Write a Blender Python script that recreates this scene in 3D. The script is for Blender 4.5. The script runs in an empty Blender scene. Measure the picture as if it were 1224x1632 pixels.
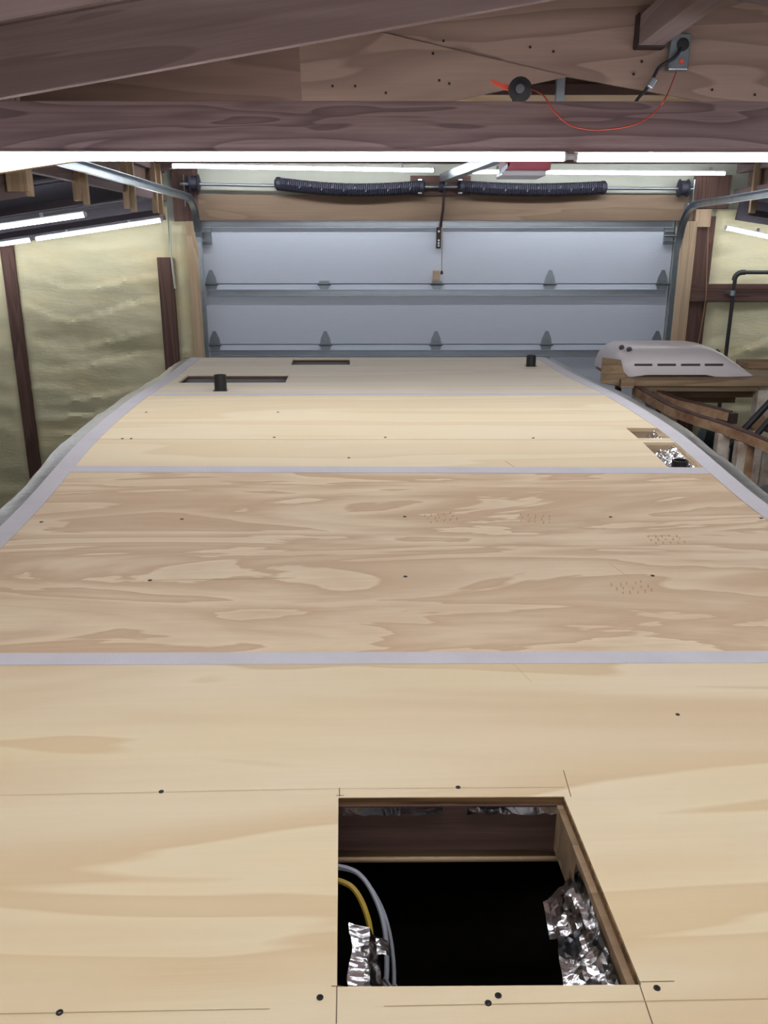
import bpy, math, random
from mathutils import Vector, Matrix, noise as mnoise

random.seed(7)
S = bpy.context.scene
COL = S.collection
R = math.radians

# ------------------------------------------------------------------ camera, world, exposure
CZ = 3.43                      # camera height above the garage floor
F, CX, CY = 1340.0, 612.0, 816.0
PITCH = math.atan((CY - 394.0) / F)
YAW = R(0.285)
cam_d = bpy.data.cameras.new('camera')
cam_d.sensor_fit = 'VERTICAL'
cam_d.sensor_height = 24.0
cam_d.lens = F / 1632.0 * 24.0
cam_d.clip_start = 0.02
cam = bpy.data.objects.new('camera', cam_d)
COL.objects.link(cam)
cam.location = (0, 0, CZ)
cam.rotation_euler = (R(90) - PITCH, 0, -YAW)
S.camera = cam

wd = bpy.data.worlds.new('world')
S.world = wd
wd.use_nodes = True
wd.node_tree.nodes['Background'].inputs[0].default_value = (0.6, 0.7, 0.9, 1)
wd.node_tree.nodes['Background'].inputs[1].default_value = 0.0
S.view_settings.view_transform = 'Standard'
S.view_settings.look = 'None'
S.view_settings.gamma = 1.0
S.view_settings.use_curve_mapping = False
S.view_settings.exposure = 0.85
LED_STRENGTH = {'beam': 30.0, 'door': 19.0, 'side': 13.0, 'over': 27.0}


# ------------------------------------------------------------------ pixel -> direction
def ray(x, y):
    a = (x - CX) / F
    b = (CY - y) / F
    cp, sp = math.cos(PITCH), math.sin(PITCH)
    dx, dy, dz = a, cp + b * sp, -sp + b * cp
    c, s = math.cos(YAW), math.sin(YAW)
    return Vector((c * dx + s * dy, -s * dx + c * dy, dz))


def at(x, y, Y):
    """point of the vertical plane at distance Y seen at pixel x, y"""
    d = ray(x, y)
    t = Y / d.y
    return Vector((d.x * t, Y, CZ + d.z * t))


def at_x(x, y, X):
    d = ray(x, y)
    t = X / d.x
    return Vector((X, d.y * t, CZ + d.z * t))


# ------------------------------------------------------------------ materials
def srgb(r, g, b):
    def f(v):
        v /= 255.0
        return v / 12.92 if v <= 0.04045 else ((v + 0.055) / 1.055) ** 2.4
    return (f(r), f(g), f(b), 1.0)


def new_mat(name):
    m = bpy.data.materials.new(name)
    m.use_nodes = True
    nt = m.node_tree
    return m, nt, nt.nodes['Principled BSDF']


def N(nt, kind, **kw):
    n = nt.nodes.new(kind)
    for k, v in kw.items():
        if k.startswith('_'):
            setattr(n, k[1:], v)
        else:
            n.inputs[k.replace('__', ' ')].default_value = v
    return n


def ramp(nt, stops, interp='LINEAR'):
    n = nt.nodes.new('ShaderNodeValToRGB')
    cr = n.color_ramp
    cr.interpolation = interp
    while len(cr.elements) < len(stops):
        cr.elements.new(0.5)
    for e, (p, c) in zip(cr.elements, stops):
        e.position = p
        e.color = c if len(c) == 4 else (*c, 1)
    return n


def obj_coords(nt, scale, rand=True):
    tc = nt.nodes.new('ShaderNodeTexCoord')
    vec = tc.outputs['Object']
    if rand:
        oi = nt.nodes.new('ShaderNodeObjectInfo')
        mu = N(nt, 'ShaderNodeMath', _operation='MULTIPLY')
        mu.inputs[1].default_value = 41.0
        nt.links.new(oi.outputs['Random'], mu.inputs[0])
        ad = N(nt, 'ShaderNodeVectorMath', _operation='ADD')
        nt.links.new(vec, ad.inputs[0])
        nt.links.new(mu.outputs[0], ad.inputs[1])
        vec = ad.outputs[0]
    mp = N(nt, 'ShaderNodeMapping')
    mp.inputs['Scale'].default_value = scale
    nt.links.new(vec, mp.inputs['Vector'])
    return mp.outputs[0]


def mixc(nt, a, b, fac, blend='MIX'):
    m = nt.nodes.new('ShaderNodeMix')
    m.data_type = 'RGBA'
    m.blend_type = blend
    for sock, val in ((m.inputs[6], a), (m.inputs[7], b), (m.inputs[0], fac)):
        if hasattr(val, 'is_linked') or hasattr(val, 'links'):
            nt.links.new(val, sock)
        else:
            sock.default_value = val
    return m.outputs[2]


def wood(name, light, dark, bands=9.0, gscale=(0.55, 5.0, 5.0), stain=None, stain_amt=0.5,
         rough=0.6, contrast=1.0, fibre=0.25, distort=0.7, detail=2.0, nrough=0.45):
    """rotary-cut / flat-sawn grain: contour lines of a stretched noise, length along local X"""
    m, nt, bs = new_mat(name)
    v = obj_coords(nt, gscale)
    n1 = N(nt, 'ShaderNodeTexNoise', Scale=1.0, Detail=detail, Roughness=nrough, Distortion=distort)
    nt.links.new(v, n1.inputs['Vector'])
    mu = N(nt, 'ShaderNodeMath', _operation='MULTIPLY')
    mu.inputs[1].default_value = bands
    nt.links.new(n1.outputs[0], mu.inputs[0])
    fr = N(nt, 'ShaderNodeMath', _operation='FRACT')
    nt.links.new(mu.outputs[0], fr.inputs[0])
    c = contrast
    g = ramp(nt, [(0.0, (0, 0, 0)), (0.35, (0.25 * c,) * 3), (0.72, (0.75 * c,) * 3), (0.93, (c,) * 3), (1.0, (0, 0, 0))])
    nt.links.new(fr.outputs[0], g.inputs[0])
    col = mixc(nt, light, dark, g.outputs[0])
    # long fibre streaks
    v2 = obj_coords(nt, (gscale[0] * 5, gscale[1] * 22, gscale[2] * 22))
    n2 = N(nt, 'ShaderNodeTexNoise', Scale=1.0, Detail=3.0, Roughness=0.6)
    nt.links.new(v2, n2.inputs['Vector'])
    r2 = ramp(nt, [(0.3, (0, 0, 0)), (0.75, (fibre,) * 3)])
    nt.links.new(n2.outputs[0], r2.inputs[0])
    col = mixc(nt, col, dark, r2.outputs[0])
    if stain:
        v3 = obj_coords(nt, (1.3, 3.0, 3.0))
        n3 = N(nt, 'ShaderNodeTexNoise', Scale=1.0, Detail=4.0, Roughness=0.6)
        nt.links.new(v3, n3.inputs['Vector'])
        r3 = ramp(nt, [(0.42, (0, 0, 0)), (0.72, (stain_amt,) * 3)])
        nt.links.new(n3.outputs[0], r3.inputs[0])
        col = mixc(nt, col, stain, r3.outputs[0])
    nt.links.new(col, bs.inputs['Base Color'])
    bs.inputs['Roughness'].default_value = rough
    bs.inputs['Specular IOR Level'].default_value = 0.3
    bp = N(nt, 'ShaderNodeBump', Strength=0.12, Distance=0.004)
    nt.links.new(n2.outputs[0], bp.inputs['Height'])
    nt.links.new(bp.outputs[0], bs.inputs['Normal'])
    return m


def plain(name, col, rough=0.5, metal=0.0, var=0.12, vscale=6.0, bump=0.0, bscale=40.0, dirt=None, spec=0.5,
          stretch=(1, 1, 1)):
    m, nt, bs = new_mat(name)
    v = obj_coords(nt, stretch)
    n1 = N(nt, 'ShaderNodeTexNoise', Scale=vscale, Detail=4.0, Roughness=0.6)
    nt.links.new(v, n1.inputs['Vector'])
    d = dirt if dirt else (col[0] * 0.6, col[1] * 0.6, col[2] * 0.6, 1)
    r1 = ramp(nt, [(0.4, (0, 0, 0)), (0.75, (min(1, var * 4),) * 3)])
    nt.links.new(n1.outputs[0], r1.inputs[0])
    c = mixc(nt, col, d, r1.outputs[0])
    nt.links.new(c, bs.inputs['Base Color'])
    bs.inputs['Roughness'].default_value = rough
    bs.inputs['Metallic'].default_value = metal
    bs.inputs['Specular IOR Level'].default_value = spec
    if bump:
        n2 = N(nt, 'ShaderNodeTexNoise', Scale=bscale, Detail=3.0, Roughness=0.6)
        nt.links.new(v, n2.inputs['Vector'])
        bp = N(nt, 'ShaderNodeBump', Strength=bump, Distance=0.01)
        nt.links.new(n2.outputs[0], bp.inputs['Height'])
        nt.links.new(bp.outputs[0], bs.inputs['Normal'])
    return m


M = {}
M['ply_near'] = wood('ply_near', srgb(230, 214, 182), srgb(210, 183, 144), bands=5.0, gscale=(0.5, 3.2, 3.2),
                     stain=srgb(224, 202, 156), stain_amt=0.5, contrast=0.85, fibre=0.16, rough=0.55, detail=3.0)
M['ply_figured'] = wood('ply_figured', srgb(232, 213, 180), srgb(194, 161, 126), bands=7.0, gscale=(0.7, 3.6, 3.6),
                        stain=srgb(200, 168, 134), stain_amt=0.6, contrast=0.85, fibre=0.22, rough=0.55, distort=1.0,
                        detail=5.0, nrough=0.5)
M['ply_pale'] = wood('ply_pale', srgb(238, 224, 192), srgb(224, 200, 160), bands=4.0, gscale=(0.35, 3.4, 3.4),
                     stain=srgb(230, 208, 166), stain_amt=0.4, contrast=0.6, fibre=0.16, rough=0.55, detail=3.0)
M['ply_grey'] = wood('ply_grey', srgb(228, 218, 198), srgb(208, 194, 170), bands=4.0, gscale=(0.35, 4.0, 4.0),
                     contrast=0.55, fibre=0.18, rough=0.55)
M['ply_edge'] = wood('ply_edge', srgb(150, 116, 78), srgb(70, 50, 34), bands=3, gscale=(1, 60, 60), contrast=0.9)
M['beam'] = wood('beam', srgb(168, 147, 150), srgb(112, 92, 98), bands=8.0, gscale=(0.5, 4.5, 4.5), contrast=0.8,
                 fibre=0.45, rough=0.8, distort=1.5, detail=2.0)  # purple cast of the lamps and flare is mixed into this wood colour
M['rafter'] = wood('rafter', srgb(156, 138, 138), srgb(122, 103, 104), bands=6.0, gscale=(0.4, 6.0, 6.0), contrast=0.6,
                   fibre=0.35, rough=0.8)
M['gusset'] = wood('gusset', srgb(154, 130, 117), srgb(120, 98, 88), bands=7.0, gscale=(0.45, 2.8, 2.8), contrast=0.8,
                   fibre=0.3, rough=0.75, detail=3.0)
M['gusset_dark'] = wood('gusset_dark', srgb(132, 108, 98), srgb(106, 84, 76), bands=5.0, gscale=(0.45, 3.0, 3.0),
                        contrast=0.7, fibre=0.3, rough=0.8)
M['lumber'] = wood('lumber', srgb(208, 186, 158), srgb(174, 146, 116), bands=6.0, gscale=(0.5, 9.0, 9.0), contrast=0.7,
                   fibre=0.3, rough=0.7)
M['old_lumber'] = wood('old_lumber', srgb(176, 150, 118), srgb(128, 104, 80), bands=6.0, gscale=(0.6, 9.0, 9.0),
                       contrast=0.8, fibre=0.4, rough=0.8, stain=srgb(108, 92, 76), stain_amt=0.5)
M['header'] = wood('header', srgb(150, 130, 110), srgb(120, 98, 80), bands=5.0, gscale=(0.5, 6.0, 6.0), contrast=0.7,
                   fibre=0.45, rough=0.8, stain=srgb(124, 108, 92), stain_amt=0.5)
M['stud'] = wood('stud', srgb(114, 88, 80), srgb(80, 60, 55), bands=5.0, gscale=(0.5, 9.0, 9.0), contrast=0.8, fibre=0.4,
                 rough=0.8)
M['plank'] = wood('plank', srgb(146, 127, 126), srgb(116, 98, 98), bands=5.0, gscale=(0.5, 6.0, 6.0), contrast=0.6,
                  fibre=0.35, rough=0.85)
M['tape'] = plain('tape', srgb(208, 205, 211), 0.7, var=0.05, vscale=8, bump=0.2, bscale=160, spec=0.2)
M['screw'] = plain('screw', srgb(26, 24, 24), 0.5, 0.3)
M['pencil'] = plain('pencil', srgb(120, 104, 84), 0.8, spec=0.1)
M['black_pipe'] = plain('black_pipe', srgb(30, 30, 33), 0.45, var=0.05)
M['galv'] = plain('galv', srgb(178, 190, 200), 0.32, 0.85, var=0.12, vscale=14)
M['steel'] = plain('steel', srgb(150, 158, 166), 0.35, 0.8, var=0.1)
M['hinge'] = plain('hinge', srgb(150, 160, 168), 0.4, 0.6, var=0.1)
M['spring'] = plain('spring', srgb(48, 50, 66), 0.5, 0.3, var=0.1)
M['drum'] = plain('drum', srgb(44, 44, 58), 0.6, 0.2)
M['black'] = plain('black', srgb(22, 20, 24), 0.6)
M['dark_brown'] = plain('dark_brown', srgb(52, 36, 34), 0.6)
M['dark_inside'] = plain('dark_inside', srgb(132, 122, 112), 0.95, spec=0.05)
M['white_bracket'] = plain('white_bracket', srgb(226, 234, 240), 0.35, 0.2, var=0.04)
M['orange'] = plain('orange', srgb(206, 78, 56), 0.6, var=0.05)
M['red'] = plain('red', srgb(178, 84, 102), 0.5, var=0.05)
M['lens'] = plain('lens', srgb(206, 206, 218), 0.3, var=0.03)
M['yellow_wire'] = plain('yellow_wire', srgb(170, 142, 44), 0.45, var=0.05)
M['grey_wire'] = plain('grey_wire', srgb(150, 154, 164), 0.4, var=0.05)
M['red_wire'] = plain('red_wire', srgb(190, 40, 36), 0.45, var=0.05)
M['tan_wire'] = plain('tan_wire', srgb(156, 120, 92), 0.6, var=0.05)
M['shroud'] = plain('shroud', srgb(222, 214, 216), 0.32, var=0.05, vscale=3, dirt=srgb(198, 188, 186))
M['dark_slot_insert'] = plain('dark_slot_insert', srgb(84, 78, 84), 0.8)
M['white_post'] = plain('white_post', srgb(208, 200, 186), 0.7, var=0.2, vscale=9, dirt=srgb(140, 100, 74))
M['rust'] = plain('rust', srgb(182, 150, 118), 0.75, 0.1, var=0.25, vscale=9, dirt=srgb(122, 78, 54), bump=0.25)
M['dark_rust'] = plain('dark_rust', srgb(96, 66, 56), 0.75, 0.1, var=0.25, vscale=12, dirt=srgb(58, 40, 38), bump=0.2)
M['black_steel'] = plain('black_steel', srgb(40, 40, 44), 0.5, 0.3)
M['pipe_iron'] = plain('pipe_iron', srgb(62, 64, 68), 0.5, 0.4)
M['green_motor'] = plain('green_motor', srgb(70, 84, 80), 0.55, 0.2)
M['tarp'] = plain('tarp', srgb(40, 38, 42), 0.7, bump=0.4, bscale=7)
M['blue_bag'] = plain('blue_bag', srgb(44, 44, 62), 0.6, bump=0.3, bscale=9)
M['grey_bin'] = plain('grey_bin', srgb(118, 116, 116), 0.6)
M['tire'] = plain('tire', srgb(30, 30, 31), 0.8)
M['aluminium'] = plain('aluminium', srgb(196, 198, 202), 0.35, 0.7)
M['concrete'] = plain('concrete', srgb(120, 116, 110), 0.85, var=0.15, vscale=1.6, bump=0.1)
M['cable'] = plain('cable', srgb(30, 28, 34), 0.6)
M['jacket'] = plain('jacket', srgb(92, 88, 96), 0.5)


def foil_mat(name, col, rough, bump=0.5):
    m, nt, bs = new_mat(name)
    v = obj_coords(nt, (1, 1, 1))
    n1 = N(nt, 'ShaderNodeTexNoise', Scale=24.0, Detail=2.0, Roughness=0.5, Distortion=0.8)
    nt.links.new(v, n1.inputs['Vector'])
    bs.inputs['Base Color'].default_value = col
    bs.inputs['Metallic'].default_value = 1.0
    bs.inputs['Roughness'].default_value = rough
    bp = N(nt, 'ShaderNodeBump', Strength=bump, Distance=0.012)
    nt.links.new(n1.outputs[0], bp.inputs['Height'])
    nt.links.new(bp.outputs[0], bs.inputs['Normal'])
    return m


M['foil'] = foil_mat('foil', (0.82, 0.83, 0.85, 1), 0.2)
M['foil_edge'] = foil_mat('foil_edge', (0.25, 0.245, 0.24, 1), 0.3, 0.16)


def foam_mat():
    m, nt, bs = new_mat('foam')
    v = obj_coords(nt, (0.55, 1.0, 2.2), rand=False)
    n1 = N(nt, 'ShaderNodeTexNoise', Scale=2.2, Detail=5.0, Roughness=0.55)
    nt.links.new(v, n1.inputs['Vector'])
    r = ramp(nt, [(0.3, srgb(206, 200, 164)), (0.5, srgb(222, 216, 182)), (0.75, srgb(228, 214, 170))])
    nt.links.new(n1.outputs[0], r.inputs[0])
    nt.links.new(r.outputs[0], bs.inputs['Base Color'])
    bs.inputs['Roughness'].default_value = 0.75
    bs.inputs['Specular IOR Level'].default_value = 0.25
    n2 = N(nt, 'ShaderNodeTexNoise', Scale=26.0, Detail=3.0, Roughness=0.6)
    nt.links.new(v, n2.inputs['Vector'])
    bp = N(nt, 'ShaderNodeBump', Strength=0.3, Distance=0.012)
    nt.links.new(n2.outputs[0], bp.inputs['Height'])
    nt.links.new(bp.outputs[0], bs.inputs['Normal'])
    return m


M['foam'] = foam_mat()
M['board_white'] = plain('board_white', srgb(188, 192, 180), 0.8, var=0.08, vscale=2)


def door_mat():
    m, nt, bs = new_mat('door_skin')
    v = obj_coords(nt, (1, 1, 1), rand=False)
    w = N(nt, 'ShaderNodeTexWave', Scale=18.0, Distortion=1.5, Detail=2.0)
    w.bands_direction = 'Z'
    nt.links.new(v, w.inputs['Vector'])
    bs.inputs['Base Color'].default_value = srgb(212, 221, 236)
    bs.inputs['Roughness'].default_value = 0.45
    bp = N(nt, 'ShaderNodeBump', Strength=0.12, Distance=0.004)
    nt.links.new(w.outputs[0], bp.inputs['Height'])
    nt.links.new(bp.outputs[0], bs.inputs['Normal'])
    return m


M['door'] = door_mat()
M['strut'] = plain('strut', srgb(176, 184, 194), 0.35, 0.5, var=0.06)


def corr_mat():
    m, nt, bs = new_mat('corrugated')
    bs.inputs['Base Color'].default_value = srgb(92, 90, 100)
    bs.inputs['Roughness'].default_value = 0.45
    bs.inputs['Metallic'].default_value = 0.5
    return m


M['corr'] = corr_mat()
M['purlin_steel'] = plain('purlin_steel', srgb(84, 78, 88), 0.6, 0.2)


def led_mat(key):
    m, nt, bs = new_mat('led_diffuser_' + key)
    bs.inputs['Base Color'].default_value = (0.9, 0.9, 0.9, 1)
    bs.inputs['Emission Color'].default_value = (0.95, 0.965, 1.0, 1)
    bs.inputs['Emission Strength'].default_value = LED_STRENGTH[key]
    return m


for key in LED_STRENGTH:
    M['led_' + key] = led_mat(key)


# ------------------------------------------------------------------ mesh helpers
class MB:
    def __init__(s):
        s.v, s.f = [], []

    def add(s, vs, fs):
        o = len(s.v)
        s.v += [tuple(p) for p in vs]
        s.f += [tuple(i + o for i in f) for f in fs]
        return s

    def box(s, c, d, rot=None):
        hx, hy, hz = d[0] / 2, d[1] / 2, d[2] / 2
        vs = [Vector((x, y, z)) for x in (-hx, hx) for y in (-hy, hy) for z in (-hz, hz)]
        if rot:
            vs = [rot @ p for p in vs]
        vs = [p + Vector(c) for p in vs]
        return s.add(vs, [(0, 1, 3, 2), (4, 6, 7, 5), (0, 4, 5, 1), (2, 3, 7, 6), (0, 2, 6, 4), (1, 5, 7, 3)])

    def prism(s, poly, off):
        """closed polygon of 3d points, extruded by the vector off"""
        n = len(poly)
        a = [Vector(p) for p in poly]
        b = [p + Vector(off) for p in a]
        fs = [tuple(range(n)), tuple(range(2 * n - 1, n - 1, -1))]
        fs += [((i + 1) % n, i, n + i, n + (i + 1) % n) for i in range(n)]
        return s.add(a + b, fs)

    def tube(s, path, r, seg=8, cap=True):
        path = [Vector(p) for p in path]
        n = len(path)
        rs = r if isinstance(r, (list, tuple)) else [r] * n
        prev = None
        rings = []
        for i, p in enumerate(path):
            t = (path[min(i + 1, n - 1)] - path[max(i - 1, 0)]).normalized()
            if prev is None:
                a = t.orthogonal().normalized()
            else:
                a = (prev - t * prev.dot(t)).normalized()
            prev = a
            b = t.cross(a)
            rings.append([p + (a * math.cos(2 * math.pi * k / seg) + b * math.sin(2 * math.pi * k / seg)) * rs[i]
                          for k in range(seg)])
        vs = [q for rg in rings for q in rg]
        fs = []
        for i in range(n - 1):
            for k in range(seg):
                k2 = (k + 1) % seg
                fs.append((i * seg + k, i * seg + k2, (i + 1) * seg + k2, (i + 1) * seg + k))
        if cap:
            fs.append(tuple(reversed(range(seg))))
            fs.append(tuple((n - 1) * seg + k for k in range(seg)))
        return s.add(vs, fs)

    def sweep(s, path, prof, up=Vector((0, 0, 1)), closed=True):
        """open or closed 2d profile (side, up) swept along a path"""
        path = [Vector(p) for p in path]
        n, m = len(path), len(prof)
        vs = []
        for i, p in enumerate(path):
            t = (path[min(i + 1, n - 1)] - path[max(i - 1, 0)]).normalized()
            a = t.cross(up).normalized()
            b = a.cross(t).normalized()
            vs += [p + a * q[0] + b * q[1] for q in prof]
        fs = []
        for i in range(n - 1):
            for k in range(m if closed else m - 1):
                k2 = (k + 1) % m
                fs.append((i * m + k, (i + 1) * m + k, (i + 1) * m + k2, i * m + k2))
        if closed:
            fs.append(tuple(range(m)))
            fs.append(tuple(reversed([(n - 1) * m + k for k in range(m)])))
        return s.add(vs, fs)

    def lathe(s, c, axis, prof, seg=20):
        """profile of (distance along axis, radius)"""
        c = Vector(c)
        ax = Vector(axis).normalized()
        a = ax.orthogonal().normalized()
        b = ax.cross(a)
        vs = []
        for (h, r) in prof:
            for k in range(seg):
                w = 2 * math.pi * k / seg
                vs.append(c + ax * h + (a * math.cos(w) + b * math.sin(w)) * r)
        fs = []
        for i in range(len(prof) - 1):
            for k in range(seg):
                k2 = (k + 1) % seg
                fs.append((i * seg + k, i * seg + k2, (i + 1) * seg + k2, (i + 1) * seg + k))
        fs.append(tuple(reversed(range(seg))))
        fs.append(tuple((len(prof) - 1) * seg + k for k in range(seg)))
        return s.add(vs, fs)

    def mesh(s, name, mat, smooth=False):
        me = bpy.data.meshes.new(name)
        me.from_pydata(s.v, [], s.f)
        me.validate()
        import bmesh
        bm = bmesh.new()
        bm.from_mesh(me)
        bmesh.ops.recalc_face_normals(bm, faces=bm.faces)
        bm.to_mesh(me)
        bm.free()
        me.materials.append(mat)
        if smooth:
            for p in me.polygons:
                p.use_smooth = True
        return me

    def build(s, name, mat, parent=None, smooth=False, bevel=0.0, loc=None):
        """loc: shift the object's origin there (the vertices are given in the parent's frame)"""
        if loc is not None:
            L = Vector(loc)
            s.v = [tuple(Vector(p) - L) for p in s.v]
        o = bpy.data.objects.new(name, s.mesh(name, M[mat] if isinstance(mat, str) else mat, smooth))
        COL.objects.link(o)
        if parent:
            o.parent = parent
        if loc is not None:
            o.location = loc
        if bevel:
            add_bevel(o, bevel)
        if smooth:
            try:
                o.data.set_sharp_from_angle(angle=R(40))
            except Exception:
                pass
        return o


def add_bevel(o, w):
    b = o.modifiers.new('bevel', 'BEVEL')
    b.width = w
    b.segments = 2
    b.limit_method = 'ANGLE'
    b.angle_limit = R(40)


def empty(name, loc=(0, 0, 0), rz=0.0):
    o = bpy.data.objects.new(name, None)
    o.empty_display_size = 0.1
    COL.objects.link(o)
    o.location = loc
    o.rotation_euler = (0, 0, rz)
    return o


def tag(o, label=None, cat=None, group=None, kind=None):
    if label:
        o['label'] = label
    if cat:
        o['category'] = cat
    if group:
        o['group'] = group
    if kind:
        o['kind'] = kind
    return o


def board(name, p0, p1, w, h, mat, parent=None, up=(0, 0, 1), bevel=0.003, pw=None):
    """straight board from p0 to p1 (centre line, world), its length along local X; w sideways, h along up.
    pw: world location of the parent (parents here are never rotated unless stated)"""
    p0, p1 = Vector(p0), Vector(p1)
    x = (p1 - p0).normalized()
    z = Vector(up)
    z = (z - x * z.dot(x)).normalized()
    y = z.cross(x)
    L = (p1 - p0).length
    mb = MB().box((0, 0, 0), (L, w, h))
    o = mb.build(name, mat, parent, bevel=bevel)
    mt = Matrix((x, y, z)).transposed().to_4x4()
    mt.translation = (p0 + p1) / 2 - (Vector(pw) if pw is not None else Vector((0, 0, 0)))
    o.matrix_local = mt
    return o


# ------------------------------------------------------------------ main distances
dl, dr = ray(318, 352), ray(1078, 352)
YW = 4.267 / (dr.x / dr.y - dl.x / dl.y)          # 14 ft door -> distance of the end wall
YT = 3.70                                          # near truss
YG = 4.72                                          # plywood-sided truss
XL, XR = -1.88, 3.14                               # sides of the raised middle bay
LT_Z = at(258, 350, YW - 0.42).z                   # underside of the light on the end-wall rafter
print('YW', YW, 'LT_Z', LT_Z - CZ)

# ------------------------------------------------------------------ structure: floor, walls
fl = MB().box((0.6, 1.0, -0.05), (15.0, 16.0, 0.1)).build('floor', 'concrete')
tag(fl, 'grey concrete garage floor', kind='structure')


def foam_sheet(name, x0, x1, z0, z1, parent, seed, step=0.03, amp=0.022, y=YW):
    """sprayed foam: a lumpy skin with horizontal ridges, closed at its back"""
    nx = max(2, int((x1 - x0) / step))
    nz = max(2, int((z1 - z0) / step))
    mb = MB()
    vs = []
    for j in range(nz + 1):
        for i in range(nx + 1):
            x = x0 + (x1 - x0) * i / nx
            z = z0 + (z1 - z0) * j / nz
            a = mnoise.noise(Vector((x * 0.9 + seed, z * 4.2, seed)))
            b = mnoise.noise(Vector((x * 2.2, z * 9.0 + seed, seed * 1.7)))
            c = mnoise.noise(Vector((x * 7, z * 16, seed * 2.3)))
            r1 = 1 - abs(mnoise.noise(Vector((x * 0.8 + 9, z * 3.0 + seed, 3.1)))) * 2
            edge = min(x - x0, x1 - x, z1 - z) / 0.06
            e = max(0.0, min(1.0, edge))
            sw = z * 5.2 + 1.4 * mnoise.noise(Vector((x * 0.9, z * 1.1, seed + 5)))
            saw = (sw % 1.0) * max(0.0, min(1.0, 0.5 + 1.6 * mnoise.noise(Vector((x * 1.3, math.floor(sw) * 3.7, seed)))))
            dsp = amp * (0.8 * a + 0.5 * b + 0.3 * c + 0.4 * max(0, r1) + 1.0 * saw) + 0.03
            vs.append((x, y - dsp * (0.35 + 0.65 * e), z))
    fs = []
    for j in range(nz):
        for i in range(nx):
            k = j * (nx + 1) + i
            fs.append((k, k + 1, k + nx + 2, k + nx + 1))
    mb.add(vs, fs)
    o = mb.build(name, 'foam', parent, smooth=True)
    return o


# the end wall around the door
DX0, DX1 = at(318, 352, YW).x, at(1078, 352, YW).x
DZ1 = at(700, 350, YW).z
wb = MB()
wb.box(((-7.0 + DX0) / 2, YW + 0.06, 1.9), (DX0 + 7.0, 0.12, 3.8))
wb.box(((8.2 + DX1) / 2, YW + 0.06, 1.9), (8.2 - DX1, 0.12, 3.8))
wb.box(((DX0 + DX1) / 2, YW + 0.06, (DZ1 + 5.6) / 2), (DX1 - DX0, 0.12, 5.6 - DZ1))
wb.box(((-2.2 + DX0) / 2, YW + 0.06, 4.7), (DX0 + 2.2, 0.12, 1.8))
wb.box(((3.45 + DX1) / 2, YW + 0.06, 4.7), (3.45 - DX1, 0.12, 1.8))
wall = wb.build('wall_back', 'board_white')
tag(wall, 'end wall around the garage door with sprayed foam and bare studs', kind='structure')
sx = [at(-10, 395, YW).x, at(22, 395, YW).x, at(255, 410, YW).x, at(274, 410, YW).x, at(302, 420, YW).x]
foam_sheet('foam_panel', -6.9, at(3, 395, YW).x, 0.0, CZ + 0.05, wall, 1.0, step=0.05)
foam_sheet('foam_panel', at(21, 395, YW).x, sx[3] - 0.01, 0.3, LT_Z + 0.12, wall, 2.0)
foam_sheet('foam_panel', sx[3] + 0.0, sx[4], 0.3, at(290, 352, YW).z, wall, 3.0)
xs1 = at(1085, 430, YW).x
foam_sheet('foam_panel', at(1104, 430, YW).x, at(1118, 430, YW).x + 0.02, 0.3, at(1110, 362, YW).z, wall, 4.0)
foam_sheet('foam_panel', at(1130, 430, YW).x, 5.0, 0.3, LT_Z + 0.10, wall, 5.0)


def vboard(x0, x1, y0, y1, Y, t, mat, name, parent, zend=None):
    """flat board standing on the plane Y (proud towards the room by t) between two pixel rows"""
    a = at((x0 + x1) / 2, y0, Y)
    xa, xb = at(x0, y0, Y).x, at(x1, y0, Y).x
    zb = zend if zend is not None else at((x0 + x1) / 2, y1, Y).z
    xm = (xa + xb) / 2
    return board(name, (xm, Y - t / 2, zb), (xm, Y - t / 2, a.z), xb - xa, t, mat, parent, up=(0, 1, 0))


# studs left bare between the foam
vboard(2, 23, 388, 770, YW, 0.05, 'stud', 'stud', wall, 0.0)
vboard(253, 276, 410, 585, YW, 0.075, 'stud', 'stud', wall, 0.0)
vboard(1108, 1130, 345, 560, YW, 0.06, 'stud', 'stud', wall, 0.0)
vboard(1130, 1139, 345, 560, YW, 0.04, 'stud', 'stud', wall, 0.0)
zg = at(1150, 466, YW).z
board('girt', (at(1087, 466, YW).x, YW - 0.065, zg), (5.4, YW - 0.065, zg), 0.05, at(1150, 452, YW).z - at(1150, 480, YW).z,
      'stud', wall)
# boards over the door corners
vboard(1104, 1129, 334, 362, YW, 0.09, 'lumber', 'corner_block', wall)
vboard(1106, 1163, 280, 333, YW, 0.06, 'stud', 'corner_board', wall)
vboard(274, 314, 262, 353, YW, 0.06, 'stud', 'corner_board', wall)

for k, (x0, x1) in enumerate(((300, 320), (1081, 1106))):
    o = vboard(x0, x1, 353, 560, YW, 0.10, 'lumber', 'trim_%d' % (k + 1), None, 0.0)
    tag(o, 'light wooden door jamb at the %s' % ('foam strip beside the brown stud' if k == 0 else 'bare studs and black pipe'),
        kind='structure')
hz0, hz1 = at(700, 352, YW).z, at(700, 311, YW).z
o = board('trim_3', (at(283, 330, YW).x, YW - 0.03, (hz0 + hz1) / 2), (at(1104, 330, YW).x, YW - 0.03, (hz0 + hz1) / 2), 0.05,
          hz1 - hz0, 'header')
tag(o, 'weathered brown header board above the garage door', kind='structure')

# outer walls of the side bays and the wall behind
for nm, c, d in (('wall_left', (-7.0, 1.0, 1.7), (0.12, 15.0, 3.4)), ('wall_right', (8.2, 1.0, 1.7), (0.12, 15.0, 3.4)),
                 ('wall_front', (0.6, -6.4, 2.6), (15.2, 0.12, 5.2))):
    tag(MB().box(c, d).build(nm, 'foam'), 'foam covered %s of the garage' % nm.replace('_', ' '), kind='structure')

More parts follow.
